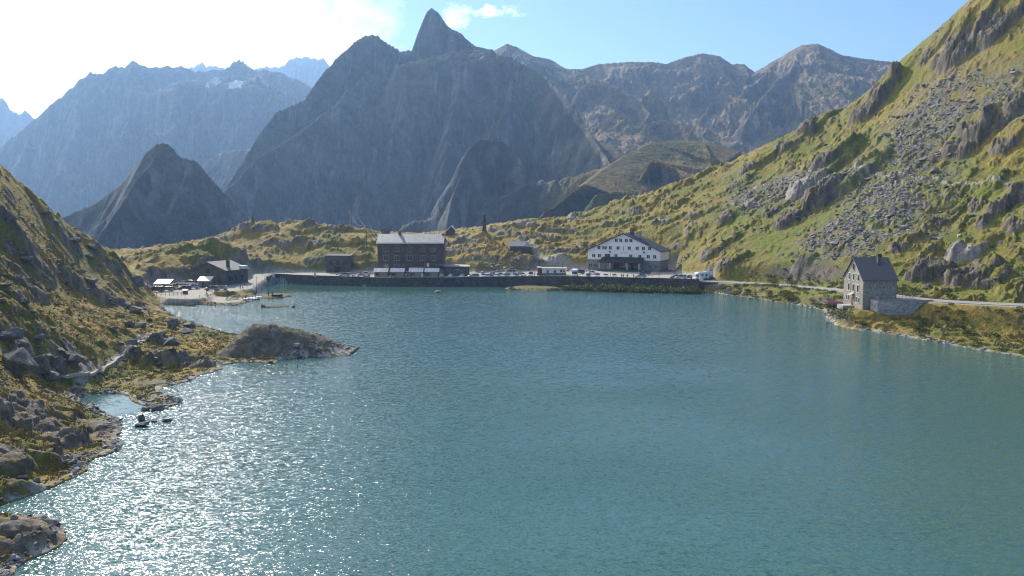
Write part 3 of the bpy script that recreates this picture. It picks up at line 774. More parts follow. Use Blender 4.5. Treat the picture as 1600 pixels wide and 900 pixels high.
def mountains(x, y):
    x = np.asarray(x, F32); y = np.asarray(y, F32)
    rr = np.sqrt(x * x + y * y)
    wa = np.clip(rr / 1800, 0.4, 1.6)
    wx = x + wa * (16 * fbm(x / 90, y / 90, 3, 301) + 46 * fbm(x / 330, y / 330, 2, 305))
    wy = y + wa * (16 * fbm(x / 90, y / 90, 3, 311) + 46 * fbm(x / 330, y / 330, 2, 315))
    h = np.full(x.shape, VALLEY, F32); dm = np.full(x.shape, 400.0, F32); stp = np.zeros(x.shape, F32); par = np.zeros(x.shape, F32)
    for k, (s, L, P) in enumerate(RIDGES):
        Pw = [at(*p) for p in P]
        zs = np.array([p[2] for p in Pw])
        fore = P[0][0] == 913
        if k in SPUR: zs = zs - np.array([24.0] + [0] * (len(zs) - 1)) * P[0][2] / 2500
        # true crest where close, warped flanks further down
        d0, p0 = seg_dist(x, y, Pw)
        q = sstep(15, 130, d0) if k not in SPUR else sstep(-20, 40, d0)
        dd, pp = seg_dist(x + (wx - x) * q, y + (wy - y) * q, Pw)
        if fore:   # this hill breaks off steeply on its left side
            xr = np.interp(y.ravel(), [p[1] for p in Pw[:6]], [p[0] for p in Pw[:6]]).reshape(x.shape).astype(F32)
            dd = dd * np.where(pp <= 0.001, 4.5, 1 + 2.8 * sstep(0, 50, xr - x) * sstep(1150, 1050, y))
        z = np.interp(pp.ravel(), np.arange(len(zs)), zs).reshape(x.shape).astype(F32)
        hh = z - s * L * (1 - np.exp(-dd / L)) - (0.42 if s >= 0.7 else 0.06) * dd - (0 if s >= 0.7 else 0.9 * np.maximum(0, dd - (1250 if s > 0.5 else 330)))
        if P[0][0] == 742 and s < 0.7: hh = hh - 0.9 * np.maximum(0, 190 - x) * sstep(150, 450, dd)
        hh = np.where(hh < VALLEY, VALLEY, hh)
        m = hh > h
        h = np.where(m, hh, h); dm = np.where(m, d0, dm); stp = np.where(m, s, stp); par = np.where(m, pp + k * 31, par)
    a = np.clip(rr / 1800, 0.35, 1.8) * np.clip(dm / 120, 0.10, 1)
    hard = sstep(0.6, 1.2, stp)
    cr = ridged(wx / 120, wy / 210, 6, 321, 0.62) - 0.55
    gu = ridged(wx / 34, wy / 105, 5, 331, 0.66) - 0.55
    bt = ridged(wx / 300, wy / 430, 3, 361, 0.5) - 0.5
    fi = fbm(x / 30, y / 30, 5, 341, 0.6)
    fc = 15 * facets(wx / 95, wy / 150, 351) + 7.5 * facets(wx / 38 + 3, wy / 60, 352) + 3.4 * facets(wx / 15, wy / 24, 353)
    h = h + a * lerp(0.28, 1.0, hard) * (72 * cr + 40 * gu + 75 * bt) + np.clip(rr / 1800, 0.35, 2) * lerp(2, 10, hard) * fi * np.clip(dm / 50, 0.22, 1) + np.clip(rr / 1800, 0.35, 2) * lerp(0.18, 1.0, hard) * fc * np.clip(dm / 70, 0.12, 1)
    return h, hard, dm

XM, YM = polar(500, 7600, 1250, -34, 34, 1450)
HM, hard, dm = mountains(XM, YM)
HM = HM - 60 * sstep(700, 500, np.sqrt(XM * XM + YM * YM))
gx, gy = slope_of(XM, YM, blur(HM, 9))
sl_ = np.sqrt(gx * gx + gy * gy)
m1 = fbm(XM / 120, YM / 120, 4, 401); m2 = fbm(XM / 30, YM / 30, 4, 411); m3 = fbm(XM / 400, YM / 400, 3, 421)
stk = fbm(XM / 16 + 0.6 * m2, YM / 90, 5, 431, 0.6)
rockc = mixc(c3(.045, .047, .053) + np.zeros(XM.shape + (3,), F32), c3(.17, .168, .166), sstep(-0.35, 0.45, m2 + 0.5 * m1))
rockc = mixc(rockc, c3(.32, .31, .30), sstep(0.12, 0.42, stk) * 0.6)
rockc = mixc(rockc, c3(.105, .10, .065), sstep(0.05, 0.35, m1 - 0.3 * stk) * 0.45)
screec = mixc(c3(.165, .145, .115) + np.zeros(XM.shape + (3,), F32), c3(.235, .215, .180), sstep(-0.3, 0.3, m2))
grassc = mixc(c3(.245, .175, .055) + np.zeros(XM.shape + (3,), F32), c3(.095, .105, .035), sstep(-0.3, 0.3, m1))
gentle = sstep(1.15, 0.75, sl_ + 0.25 * m2)
azM = np.arctan2(XM, YM)
gentle = gentle * np.maximum(sstep(R(3), R(6), azM), sstep(180, 330, HM))
CM = mixc(rockc, screec, gentle * 0.9)
rrM = np.sqrt(XM * XM + YM * YM)
gentle = np.maximum(gentle, sstep(1300, 1150, rrM) * sstep(R(2), R(4), azM) * sstep(1.3, 0.9, sl_))
gm = gentle * sstep(-0.25, 0.15, m1 + 0.3 * m2 + 1.2 * sstep(1500, 1150, rrM) - 0.05 - 0.35 * sstep(300, 480, HM)) * sstep(3000, 2600, rrM)
gm = np.maximum(gm, sstep(1300, 1180, rrM) * sstep(R(1.5), R(3), azM) * sstep(1.5, 1.0, sl_) * 0.95)
CM = mixc(CM, grassc, gm * 0.9)
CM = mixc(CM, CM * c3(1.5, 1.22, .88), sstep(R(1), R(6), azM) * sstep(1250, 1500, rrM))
SNOW = [at(328, 120, 3330), at(366, 128, 3200), at(318, 127, 3180), at(398, 108, 3620)]
for i, (X_, Y_, _) in enumerate(SNOW[:3]):
    dd = np.sqrt(((XM - X_) / (38, 30, 16)[i]) ** 2 + ((YM - Y_) / (80, 90, 50)[i]) ** 2) + 0.5 * m2
    CM = mixc(CM, c3(.85, .87, .9) + np.zeros(XM.shape + (3,), F32), sstep(1.0, 0.8, dd))
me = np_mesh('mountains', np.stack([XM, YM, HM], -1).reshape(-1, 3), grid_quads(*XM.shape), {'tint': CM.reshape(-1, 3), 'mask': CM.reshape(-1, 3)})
mnt = bpy.data.objects.new('mountains', me)
COL.objects.link(mnt)
tag(mnt, 'jagged rocky mountains behind the pass', kind='structure')
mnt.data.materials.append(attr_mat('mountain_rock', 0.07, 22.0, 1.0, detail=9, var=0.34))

# ------------------------------------------------------------------ lake
POOL = atz(160, 631, 0)
XL, YL = np.meshgrid(np.linspace(-170, 260, 44), np.linspace(-200, 372, 58))
me = np_mesh('lake_water', np.stack([XL, YL, XL * 0], -1).reshape(-1, 3), grid_quads(*XL.shape))
lake = bpy.data.objects.new('lake_water', me)
COL.objects.link(lake)
tag(lake, 'teal mountain lake with sun glitter', kind='structure')
m = bpy.data.materials.new('water')
m.use_nodes = True
q = NB(m.node_tree)
p = m.node_tree.nodes['Principled BSDF']
co = q.n('ShaderNodeTexCoord').outputs['Object']
def wave(scale, sx, sy, rot, det, rough):
    nz = q.noise(q.map(co, (sx, sy, 1), (0, 0, rot)), scale, det, rough)
    return q.vmath('SUBTRACT', nz.outputs['Color'], (0.5, 0.5, 0.5)).outputs[0]
w1 = wave(1.2, 0.8, 1.5, 0.25, 2, 0.5)
w2 = wave(3.9, 0.8, 1.5, -0.2, 3, 0.6)
gust = q.noise(q.map(co, (1, 1.6, 1), (0, 0, 0.3)), 0.018, 3, 0.55)
gs = q.maprange(gust.outputs[0], 0.3, 0.7, 0.62, 1.25)
# calm water in the lee of the far wall and along the right bank
sx_ = q.n('ShaderNodeSeparateXYZ'); q.l(co, sx_.inputs[0])
ed_ = q.math('ADD', sx_.outputs[1], q.math('MULTIPLY', q.math('SUBTRACT', gust.outputs[0], 0.5), 60))
lee = q.maprange(ed_, 300, 332, 1.0, 0.12)
gs = q.math('MULTIPLY', gs, lee)
pd_ = q.vmath('DISTANCE', co, (POOL[0], POOL[1], 0.0)).outputs['Value']
gs = q.math('MULTIPLY', gs, q.maprange(pd_, 7, 13, 0.15, 1.0))
sm = q.vmath('ADD', q.vmath('SCALE', w1, scale=0.50).outputs[0], q.vmath('SCALE', w2, scale=1.16).outputs[0]).outputs[0]
sm = q.vmath('SCALE', sm, scale=gs).outputs[0]
sm = q.vmath('MULTIPLY', sm, (1.0, 1.25, 0.0)).outputs[0]
nrm = q.vmath('NORMALIZE', q.vmath('ADD', sm, (0, 0, 1)).outputs[0]).outputs[0]
q.l(nrm, p.inputs['Normal'])
dp = q.noise(co, 0.012, 3, 0.5)
q.l(q.mix(q.maprange(dp.outputs[0], 0.35, 0.65), (0.041, 0.108, 0.106), (0.050, 0.113, 0.094)), p.inputs['Base Color'])
p.inputs['Roughness'].default_value = 0.07
p.inputs['IOR'].default_value = 1.333
p.inputs['Specular IOR Level'].default_value = 0.5
lake.data.materials.append(m)

# ------------------------------------------------------------------ haze
bm = bmesh.new()
bmesh.ops.create_cube(bm, size=1)
hm = bpy.data.meshes.new('haze'); bm.to_mesh(hm); bm.free()
haze = bpy.data.objects.new('haze', hm)
COL.objects.link(haze)
zlo, zhi = float(HM.min()) - 3, float(max(HM.max(), HN.max())) + 15
haze.scale = (10400, 8400, zhi - zlo)
haze.location = (0, 3600, (zhi + zlo) / 2)
tag(haze, 'blue mountain haze', kind='stuff')
m = bpy.data.materials.new('haze')
m.use_nodes = True
t = m.node_tree
for n in list(t.nodes): t.nodes.remove(n)
q = NB(t)
pv = q.n('ShaderNodeVolumePrincipled')
pv.inputs['Color'].default_value = (0.36, 0.60, 1.0, 1)
pv.inputs['Density'].default_value = 0.00010
pv.inputs['Anisotropy'].default_value = 0.45
ou = q.n('ShaderNodeOutputMaterial')
q.l(pv.outputs[0], ou.inputs['Volume'])
hm.materials.append(m)

# ------------------------------------------------------------------ mesh builder
class MB:
    def __init__(s): s.v = []; s.f = []; s.mi = []; s.cur = 0
    def add(s, V, Fs):
        k = len(s.v); s.v += [tuple(p) for p in V]
        for f in Fs: s.f.append(tuple(i + k for i in f)); s.mi.append(s.cur)
        return s
    def box(s, x0, x1, y0, y1, z0, z1):
        V = [(x, y, z) for z in (z0, z1) for x, y in ((x0, y0), (x1, y0), (x1, y1), (x0, y1))]
        return s.add(V, [(3, 2, 1, 0), (4, 5, 6, 7), (0, 1, 5, 4), (1, 2, 6, 5), (2, 3, 7, 6), (3, 0, 4, 7)])
    def prism(s, poly, z0, z1, taper=1.0):
        """poly in x, y, extruded up"""
        n = len(poly); cx = sum(p[0] for p in poly) / n; cy = sum(p[1] for p in poly) / n
        V = [(p[0], p[1], z0) for p in poly] + [(cx + (p[0] - cx) * taper, cy + (p[1] - cy) * taper, z1) for p in poly]
        return s.add(V, [tuple(range(n))[::-1], tuple(range(n, 2 * n))] + [(i, (i + 1) % n, n + (i + 1) % n, n + i) for i in range(n)])
    def slab(s, poly3, t):
        """a 3D polygon with thickness t downwards"""
        n = len(poly3)
        V = [tuple(p) for p in poly3] + [(p[0], p[1], p[2] - t) for p in poly3]
        return s.add(V, [tuple(range(n)), tuple(range(n, 2 * n))[::-1]] + [(i, n + i, n + (i + 1) % n, (i + 1) % n) for i in range(n)])
    def extr(s, poly, y0, y1):
        """poly in x, z, extruded along y"""
        n = len(poly)
        V = [(p[0], y0, p[1]) for p in poly] + [(p[0], y1, p[1]) for p in poly]
        return s.add(V, [tuple(range(n)), tuple(range(n, 2 * n))[::-1]] + [(i, n + i, n + (i + 1) % n, (i + 1) % n) for i in range(n)])
    def tube(s, pts, r, n=6):
        pts = [Vector(p) for p in pts]
        rs = r if hasattr(r, '__len__') else [r] * len(pts)
        k = len(s.v)
        for i, p in enumerate(pts):
            t = (pts[min(i + 1, len(pts) - 1)] - pts[max(i - 1, 0)]).normalized()
            a = t.cross(Vector((0, 0, 1)) if abs(t.z) < 0.9 else Vector((1, 0, 0))).normalized(); c = t.cross(a)
            for j in range(n):
                w = 2 * PI * j / n
                s.v.append(tuple(p + (a * math.cos(w) + c * math.sin(w)) * rs[i]))
        for i in range(len(pts) - 1):
            for j in range(n):
                s.f.append((k + i * n + j, k + i * n + (j + 1) % n, k + (i + 1) * n + (j + 1) % n, k + (i + 1) * n + j)); s.mi.append(s.cur)
        s.f.append(tuple(k + j for j in range(n))[::-1]); s.mi.append(s.cur)
        s.f.append(tuple(k + (len(pts) - 1) * n + j for j in range(n))); s.mi.append(s.cur)
        return s
    def lathe(s, prof, n=12, c=(0, 0)):
        k = len(s.v)
        for r, z in prof:
            for j in range(n):
                w = 2 * PI * j / n
                s.v.append((c[0] + r * math.cos(w), c[1] + r * math.sin(w), z))
        for i in range(len(prof) - 1):
            for j in range(n):
                s.f.append((k + i * n + j, k + i * n + (j + 1) % n, k + (i + 1) * n + (j + 1) % n, k + (i + 1) * n + j)); s.mi.append(s.cur)
        s.f.append(tuple(k + j for j in range(n))[::-1]); s.mi.append(s.cur)
        s.f.append(tuple(k + (len(prof) - 1) * n + j for j in range(n))); s.mi.append(s.cur)
        return s
    def ball(s, c, r, n=8, sz=1.0):
        return s.lathe([(r * math.sin(PI * i / 6) + 1e-3, c[2] - r * sz * math.cos(PI * i / 6)) for i in range(7)], n, (c[0], c[1]))
    def build(s, name, mat, parent=None, smooth=False, M=None, bevel=0):
        me = bpy.data.meshes.new(name)
        V = s.v if M is None else [tuple(M @ Vector(p)) for p in s.v]
        me.from_pydata(V, [], s.f)
        for m_ in (mat if isinstance(mat, (list, tuple)) else [mat]): me.materials.append(m_)
        me.polygons.foreach_set('material_index', s.mi)
        if smooth: me.polygons.foreach_set('use_smooth', [True] * len(s.f))
        bm = bmesh.new(); bm.from_mesh(me); bmesh.ops.recalc_face_normals(bm, faces=bm.faces[:])
        if bevel:
            bmesh.ops.bevel(bm, geom=bm.edges[:], offset=bevel, segments=2, profile=0.6, affect='EDGES')
        bm.to_mesh(me); bm.free()
        me.update()
        o = bpy.data.objects.new(name, me); COL.objects.link(o)
        if parent is not None: o.parent = parent
        return o


def thing(name, label, cat, loc=(0, 0, 0), rz=0.0, group=None):
    o = bpy.data.objects.new(name, None); COL.objects.link(o)
    o.empty_display_size = 0.3
    o.location = loc; o.rotation_euler = (0, 0, rz)
    return tag(o, label, cat, group)


KIDS = {}
def copy_tree(o, parent=None):
    c = o.copy(); COL.objects.link(c); c.parent = parent
    for ch in list(o.children): copy_tree(ch, c)
    return c


def mat(name, col, rough=0.8, var=0.15, scale=2.0, bump=0.0, bscale=None, metal=0.0, spec=0.3, coat=0.0, col2=None, stretch=(1, 1, 1)):
    m = bpy.data.materials.new(name); m.use_nodes = True
    q = NB(m.node_tree); p = m.node_tree.nodes['Principled BSDF']
    co = q.n('ShaderNodeTexCoord').outputs['Object']
    co = q.map(co, stretch)
    nz = q.noise(co, scale, 6, 0.6)
    if col2 is None:
        v = q.maprange(nz.outputs[0], 0.3, 0.7, 1 - var, 1 + var, False)
        c = q.vmath('SCALE', tuple(col), scale=v).outputs[0]
    else:
        c = q.mix(q.maprange(nz.outputs[0], 0.35, 0.65), col, col2)
    q.l(c, p.inputs['Base Color'])
    p.inputs['Roughness'].default_value = rough; p.inputs['Metallic'].default_value = metal
    p.inputs['Specular IOR Level'].default_value = spec
    p.inputs['Coat Weight'].default_value = coat
    if bump:
        nb = q.noise(co, bscale or scale * 3, 6, 0.6)
        bp = q.n('ShaderNodeBump'); bp.inputs['Distance'].default_value = bump
        q.l(nb.outputs[0], bp.inputs['Height']); q.l(bp.outputs[0], p.inputs['Normal'])
    return m


def stone_mat(name, a, c, mortar, scale=1.6, bump=0.05, flat=1.5):
    m = bpy.data.materials.new(name); m.use_nodes = True
    q = NB(m.node_tree); p = m.node_tree.nodes['Principled BSDF']
    co = q.n('ShaderNodeTexCoord').outputs['Object']
    co = q.map(co, (1, 1, flat))
    wv = q.noise(co, scale * 0.8, 2, 0.5)
    co2 = q.vmath('ADD', co, q.vmath('SCALE', wv.outputs['Color'], scale=0.25).outputs[0]).outputs[0]
    vo = q.n('ShaderNodeTexVoronoi', feature='F1'); q.l(co2, vo.inputs['Vector']); vo.inputs['Scale'].default_value = scale
    ve = q.n('ShaderNodeTexVoronoi', feature='DISTANCE_TO_EDGE'); q.l(co2, ve.inputs['Vector']); ve.inputs['Scale'].default_value = scale
    sx = q.n('ShaderNodeSeparateXYZ'); q.l(vo.outputs['Color'], sx.inputs[0])
    col = q.mix(sx.outputs[0], a, c)
    st_ = q.noise(co, 0.35, 5, 0.6)
    col = q.vmath('SCALE', col, scale=q.maprange(st_.outputs[0], 0.3, 0.7, 0.72, 1.25, False)).outputs[0]
    e = q.maprange(ve.outputs['Distance'], 0.0, 0.07, 0, 1)
    col = q.mix(e, mortar, col)
    q.l(col, p.inputs['Base Color']); p.inputs['Roughness'].default_value = 0.9
    p.inputs['Specular IOR Level'].default_value = 0.2
    bp = q.n('ShaderNodeBump'); bp.inputs['Distance'].default_value = bump
    q.l(e, bp.inputs['Height']); q.l(bp.outputs[0], p.inputs['Normal'])
    return m


def seam_mat(name, col, pitch=0.8, rough=0.45, metal=0.6, axis=0):
    """standing seam sheet metal: seams run down the slope"""
    m = bpy.data.materials.new(name); m.use_nodes = True
    q = NB(m.node_tree); p = m.node_tree.nodes['Principled BSDF']
    co = q.n('ShaderNodeTexCoord').outputs['Object']
    sx = q.n('ShaderNodeSeparateXYZ'); q.l(co, sx.inputs[0])
    fr = q.math('FRACT', q.math('DIVIDE', sx.outputs[axis], pitch))
    sm = q.maprange(q.math('ABSOLUTE', q.math('SUBTRACT', fr, 0.5)), 0.40, 0.47, 0, 1)
    nz = q.noise(q.map(co, (1, 0.15, 0.15) if axis == 0 else (0.15, 1, 0.15)), 1.6, 5, 0.65)
    v = q.maprange(nz.outputs[0], 0.3, 0.7, 0.72, 1.22, False)
    c = q.vmath('SCALE', tuple(col), scale=v).outputs[0]
    c = q.mix(q.math('MULTIPLY', sm, 0.5), c, tuple(x * 0.45 for x in col))
    q.l(c, p.inputs['Base Color']); p.inputs['Roughness'].default_value = rough; p.inputs['Metallic'].default_value = metal
    bp = q.n('ShaderNodeBump'); bp.inputs['Distance'].default_value = 0.05
    q.l(sm, bp.inputs['Height']); q.l(bp.outputs[0], p.inputs['Normal'])
    return m


def glass_mat(name, col=(0.03, 0.035, 0.045), rough=0.08):
    return mat(name, col, rough, 0.3, 0.7, spec=0.8)


M_ = dict(
    darkstone=stone_mat('dark_stone_masonry', (.085, .064, .052), (.22, .165, .13), (.11, .092, .078), 2.8, 0.05),
    terrace=stone_mat('terrace_masonry', (.34, .32, .28), (.62, .58, .52), (.36, .33, .29), 1.8, 0.08),
    palestone=stone_mat('pale_stone_masonry', (.22, .19, .155), (.50, .45, .37), (.42, .38, .32), 3.8, 0.05),
    greystone=stone_mat('grey_stone_masonry', (.075, .07, .066), (.19, .175, .16), (.14, .13, .12), 2.0, 0.05),
    quay=stone_mat('quay_masonry', (.075, .073, .07), (.17, .16, .15), (.07, .07, .068), 1.5, 0.06),
    metalroof=seam_mat('grey_sheet_roof', (.23, .235, .245), 0.9, 0.6, 0.15),
    lodgeroof=seam_mat('brown_grey_slab_roof', (.17, .155, .14), 0.6, 0.8, 0.0),
    whiteroof=seam_mat('white_sheet_roof', (.72, .69, .62), 0.5, 0.5, 0.0),
    slate=mat('slate_roof', (.125, .122, .120), 0.8, 0.25, 3.0, 0.03, 6.0, stretch=(1, 1, 3)),
    darkroof=mat('dark_sheet_roof', (.020, .024, .032), 0.6, 0.15, 1.0),
    render=mat('white_render', (.80, .79, .77), 0.85, 0.07, 0.5, 0.01, 3),
    greyrender=mat('grey_render', (.22, .22, .22), 0.85, 0.15, 0.8, 0.01, 3),
    trim=mat('pale_window_trim', (.34, .33, .33), 0.7, 0.08, 2),
    whitetrim=mat('white_trim', (.70, .69, .66), 0.6, 0.06, 2),
    glass=glass_mat('window_glass'), bglass=glass_mat('blue_glass', (.04, .06, .10)),
    wood=mat('brown_boards', (.15, .085, .045), 0.8, 0.25, 3.0, 0.01, stretch=(1, 1, .15)),
    greywood=mat('weathered_boards', (.20, .17, .145), 0.85, 0.25, 3.0, 0.01, stretch=(1, 1, .15)),
    orangewood=mat('orange_boards', (.42, .22, .08), 0.7, 0.2, 3.0, stretch=(1, 1, .15)),
    beige=mat('beige_panel', (.36, .31, .21), 0.8, 0.1, 1.0), redpaint=mat('red_boards', (.22, .045, .045), 0.8, 0.2, 2.0, stretch=(1, 1, .15)),
    concrete=mat('concrete', (.36, .345, .32), 0.85, 0.15, 1.0, 0.01), darkmetal=mat('dark_metal', (.05, .05, .052), 0.5, 0.1, 4, metal=0.3),
    steel=mat('galvanised_steel', (.42, .43, .44), 0.4, 0.1, 4, metal=0.7), black=mat('black_rubber', (.018, .018, .018), 0.8, 0.1, 4),
    tan=mat('tan_roof', (.42, .36, .26), 0.8, 0.15, 1.0), green=mat('teal_glazing', (.05, .10, .10), 0.3, 0.1, 1.0),
    yellow=mat('yellow_green_cloth', (.40, .42, .06), 0.7, 0.1, 2), red=mat('red_cloth', (.45, .03, .03), 0.7, 0.1, 2), white=mat('white_paint', (.76, .76, .75), 0.5, 0.05, 2),
    bronze=mat('dark_bronze', (.035, .038, .036), 0.45, 0.3, 3, metal=0.4), skin=mat('skin', (.45, .28, .20), 0.6, 0.05, 4),
    asphalt=mat('pale_road_surface', (.26, .245, .22), 0.9, 0.14, 0.8, 0.01, 6), orange=mat('orange_cloth', (.6, .16, .03), 0.7, 0.1, 2),
)


def window(parent, x, y, z, w, h, frame='trim', glass='glass', ax=0, t=0.10, bars=True, sill=True, name='window'):
    """a window on a wall lying in the x-z plane (ax=0, facing -y) or y-z plane (ax=1, facing -x); x,z = centre"""
    def bx(mb, a0, a1, d0, d1, z0, z1):
        if ax == 0: mb.box(x + a0, x + a1, y + d0, y + d1, z0, z1)
        else: mb.box(y + d0, y + d1, x + a0, x + a1, z0, z1)
    f = MB(); b_ = t
    bx(f, -w / 2 - b_, w / 2 + b_, -0.06, 0.06, z + h / 2, z + h / 2 + b_)
    bx(f, -w / 2 - b_, w / 2 + b_, -0.10 if sill else -0.06, 0.06, z - h / 2 - b_ * 1.3, z - h / 2)
    bx(f, -w / 2 - b_, -w / 2, -0.061, 0.06, z - h / 2, z + h / 2)
    bx(f, w / 2, w / 2 + b_, -0.061, 0.06, z - h / 2, z + h / 2)
    if bars:
        bx(f, -b_ * 0.5, b_ * 0.5, -0.05, 0.05, z - h / 2, z + h / 2)
    o = f.build(name, M_[frame], parent)
    g = MB(); bx(g, -w / 2, w / 2, -0.02, 0.04, z - h / 2, z + h / 2)
    g.build('pane', M_[glass], o)
    return o


# ------------------------------------------------------------------ retaining wall of the quay
wt = [(p, float(plat_z(p[0])) + (0.55 if not (580 < SH_PX[9 + i][0] < 700) else 0.25)) for i, p in enumerate(WALL)]
Wd = catmull([(p[0], p[1], z) for p, z in wt], 6)
Wi = offset_line([(p.x, p.y) for p in Wd], 0.9)
def ribbon(A, B, za, zb, z0, name, m, parent=None):
    """closed strip between lines A and B, tops za/zb down to z0"""
    mb = MB(); n = len(A)
    V = []
    for i in range(n): V += [(A[i][0], A[i][1], za[i]), (B[i][0], B[i][1], zb[i]), (B[i][0], B[i][1], z0[i]), (A[i][0], A[i][1], z0[i])]
    Fs = []
    for i in range(n - 1):
        for k in range(4): Fs.append((i * 4 + k, i * 4 + (k + 1) % 4, (i + 1) * 4 + (k + 1) % 4, (i + 1) * 4 + k))
    Fs += [(0, 1, 2, 3), tuple(4 * (n - 1) + k for k in (3, 2, 1, 0))]
    mb.add(V, Fs)
    return mb.build(name, m, parent)
A = [(p.x, p.y) for p in Wd]; zt = [p.z for p in Wd]
qw = thing('retaining_wall', 'long dark stone retaining wall along the far shore of the lake', 'wall')
ribbon(A, Wi, zt, zt, [-2.5] * len(A), 'wall_body', M_['quay'], qw)
Ao = offset_line(A, -0.12); Bo = offset_line(A, 1.0)
ribbon(Ao, Bo, [z + 0.16 for z in zt], [z + 0.16 for z in zt], [z + 0.004 for z in zt], 'coping', M_['quay'], qw)
Lo = offset_line(A, -0.5)
k0 = 30
ribbon(Lo[k0:], offset_line(A, 0.02)[k0:], [0.7] * len(A[k0:]), [0.7] * len(A[k0:]), [-2.5] * len(A[k0:]), 'footing', M_['quay'], qw)

# road strip with a low kerb line
RS = [tuple(v) for v in catmull(ROAD, 8)]
def line_sides(P, w):
    L, Rr = [], []
    for i, p in enumerate(P):
        a = Vector(P[max(i - 1, 0)][:2]); c = Vector(P[min(i + 1, len(P) - 1)][:2]); t = (c - a).normalized()
        L.append((p[0] - t.y * w, p[1] + t.x * w)); Rr.append((p[0] + t.y * w, p[1] - t.x * w))
    return L, Rr
L, Rr = line_sides(RS, 3.1)
rd = ribbon(L, Rr, [p[2] + 0.10 for p in RS], [p[2] + 0.10 for p in RS], [p[2] - 0.4 for p in RS], 'road', M_['asphalt'])
tag(rd, 'pale narrow road along the right shore', kind='structure')
for s_ in (-1, 1):
    a, _ = line_sides(RS, s_ * 2.75); c, _ = line_sides(RS, s_ * 2.87)
    e = ribbon(a, c, [p[2] + 0.108 for p in RS], [p[2] + 0.108 for p in RS], [p[2] + 0.09 for p in RS], 'road_marking', M_['white'])
    tag(e, 'white edge line of the road', kind='structure')


def place(px, D, z=None):
    X = at(px, 400, D)[0]
    return (X, D, ground_z(X, D) if z is None else z)


# ------------------------------------------------------------------ dark stone hotel
X0 = at(590, 400, 360)[0]; X1 = at(692, 400, 360)[0]; BW = X1 - X0
def HX(px): return at(px, 400, 360)[0] - X0
def HZ(py): return 30 - (py - 330) * 0.27
ht = thing('stone_hotel', 'big dark stone hotel with light grey metal roof behind the kiosks', 'hotel', (X0, 360, 0))
mb = MB()
mb.prism([(0, 0), (BW, 0), (BW, 14), (0, 14)], 1.5, 16.8)
mb.add([(0, 0, 16.8), (0, 14, 16.8), (0, 7, 20.3), (BW, 0, 16.8), (BW, 14, 16.8), (BW, 3.5, 18.55), (BW, 10.5, 18.55)], [(0, 1, 2), (3, 5, 6, 4)])
mb.build('wall', M_['darkstone'], ht)
mb = MB(); o_ = 0.5; zs_ = 16.75; sl = 3.55 / 7
E = zs_ - o_ * sl
mb.slab([(-o_, -o_, E), (BW + o_, -o_, E), (BW + o_, 3.5, zs_ + 3.5 * sl), (BW - 1.3, 7, zs_ + 7 * sl), (-o_, 7, zs_ + 7 * sl)], 0.25)
mb.slab([(-o_, 14 + o_, E), (-o_, 7.004, zs_ + 7 * sl), (BW - 1.3, 7.004, zs_ + 7 * sl), (BW + o_, 10.5, zs_ + 3.5 * sl), (BW + o_, 14 + o_, E)], 0.25)
mb.slab([(BW + o_ + .004, 3.5, zs_ + 3.5 * sl), (BW + o_ + .004, 10.5, zs_ + 3.5 * sl), (BW - 1.29, 7.002, zs_ + 7 * sl)], 0.22)
rf = mb.build('roof', M_['metalroof'], ht)
mb = MB(); mb.box(8, 9, 6.4, 7.6, 19, 21.4); mb.build('chimney', M_['greystone'], rf)
mb = MB(); mb.box(BW - 1.1, BW - 0.3, 8, 9, 17.5, 20.4); mb.build('chimney', M_['darkmetal'], rf)
cols = [603.2, 620, 640.3, 660.3, 677]
for c in cols:
    window(ht, HX(c), -0.03, HZ(389.9), 1.9, 1.25, t=0.14)
    window(ht, HX(c), -0.03, HZ(403), 1.9, 1.9, t=0.16)
    if c in cols[1:4]: window(ht, HX(c), -0.03, HZ(382.2), 1.1, 0.6, t=0.1)
window(ht, HX(603.2), -0.03, HZ(415.8), 1.9, 1.6, t=0.14)
window(ht, HX(620), -0.03, HZ(415.8), 1.9, 1.6, glass='bglass', t=0.14)
for c, n_ in ((632, 1), (684, 1)): window(ht, HX(c), -0.03, HZ(417), 1.0, 1.4, t=0.08)
mb = MB(); mb.box(HX(641), HX(661), -2.6, 0, 3.0, 6.3); pc = mb.build('glazed_porch', M_['green'], ht)
mb = MB(); mb.box(HX(640.5), HX(661.5), -2.9, -0.02, 6.32, 6.5); mb.build('porch_roof', M_['concrete'], pc)
for x in (641.2, 646, 651, 656, 660.8):
    mb = MB(); mb.box(HX(x) - .08, HX(x) + .08, -2.68, -2.60, 3.0, 6.3); mb.build('mullion', M_['trim'], pc)
mb = MB(); mb.box(HX(681), HX(698), -2.4, -0.02, 7.3, 7.5); mb.build('canopy', M_['concrete'], ht)
mb = MB(); mb.box(HX(664), HX(672), -1.0, 0, 3.0, 5.6); mb.build('door', M_['wood'], ht)
def lettering(txt, size, loc, m, parent, ext=0.03, name='lettering'):
    c = bpy.data.curves.new(name, 'FONT'); c.body = txt; c.size = size; c.extrude = ext; c.align_x = 'CENTER'; c.space_character = 1.25
    o = bpy.data.objects.new(name, c); COL.objects.link(o)
    me = bpy.data.meshes.new_from_object(o.evaluated_get(bpy.context.evaluated_depsgraph_get()))
    bpy.data.objects.remove(o)
    o = bpy.data.objects.new(name, me); COL.objects.link(o); o.parent = parent
    o.location = loc; o.rotation_euler = (PI / 2, 0, 0); me.materials.append(m)
    return o
lettering('HOTEL', 0.75, (HX(640.5), -0.06, 11.95), M_['trim'], ht)
lettering('ALBERGO', 0.72, (HX(634), -0.06, 11.15), M_['trim'], ht)
lettering('ITALIA', 0.72, (HX(648.5), -0.06, 11.15), M_['trim'], ht)

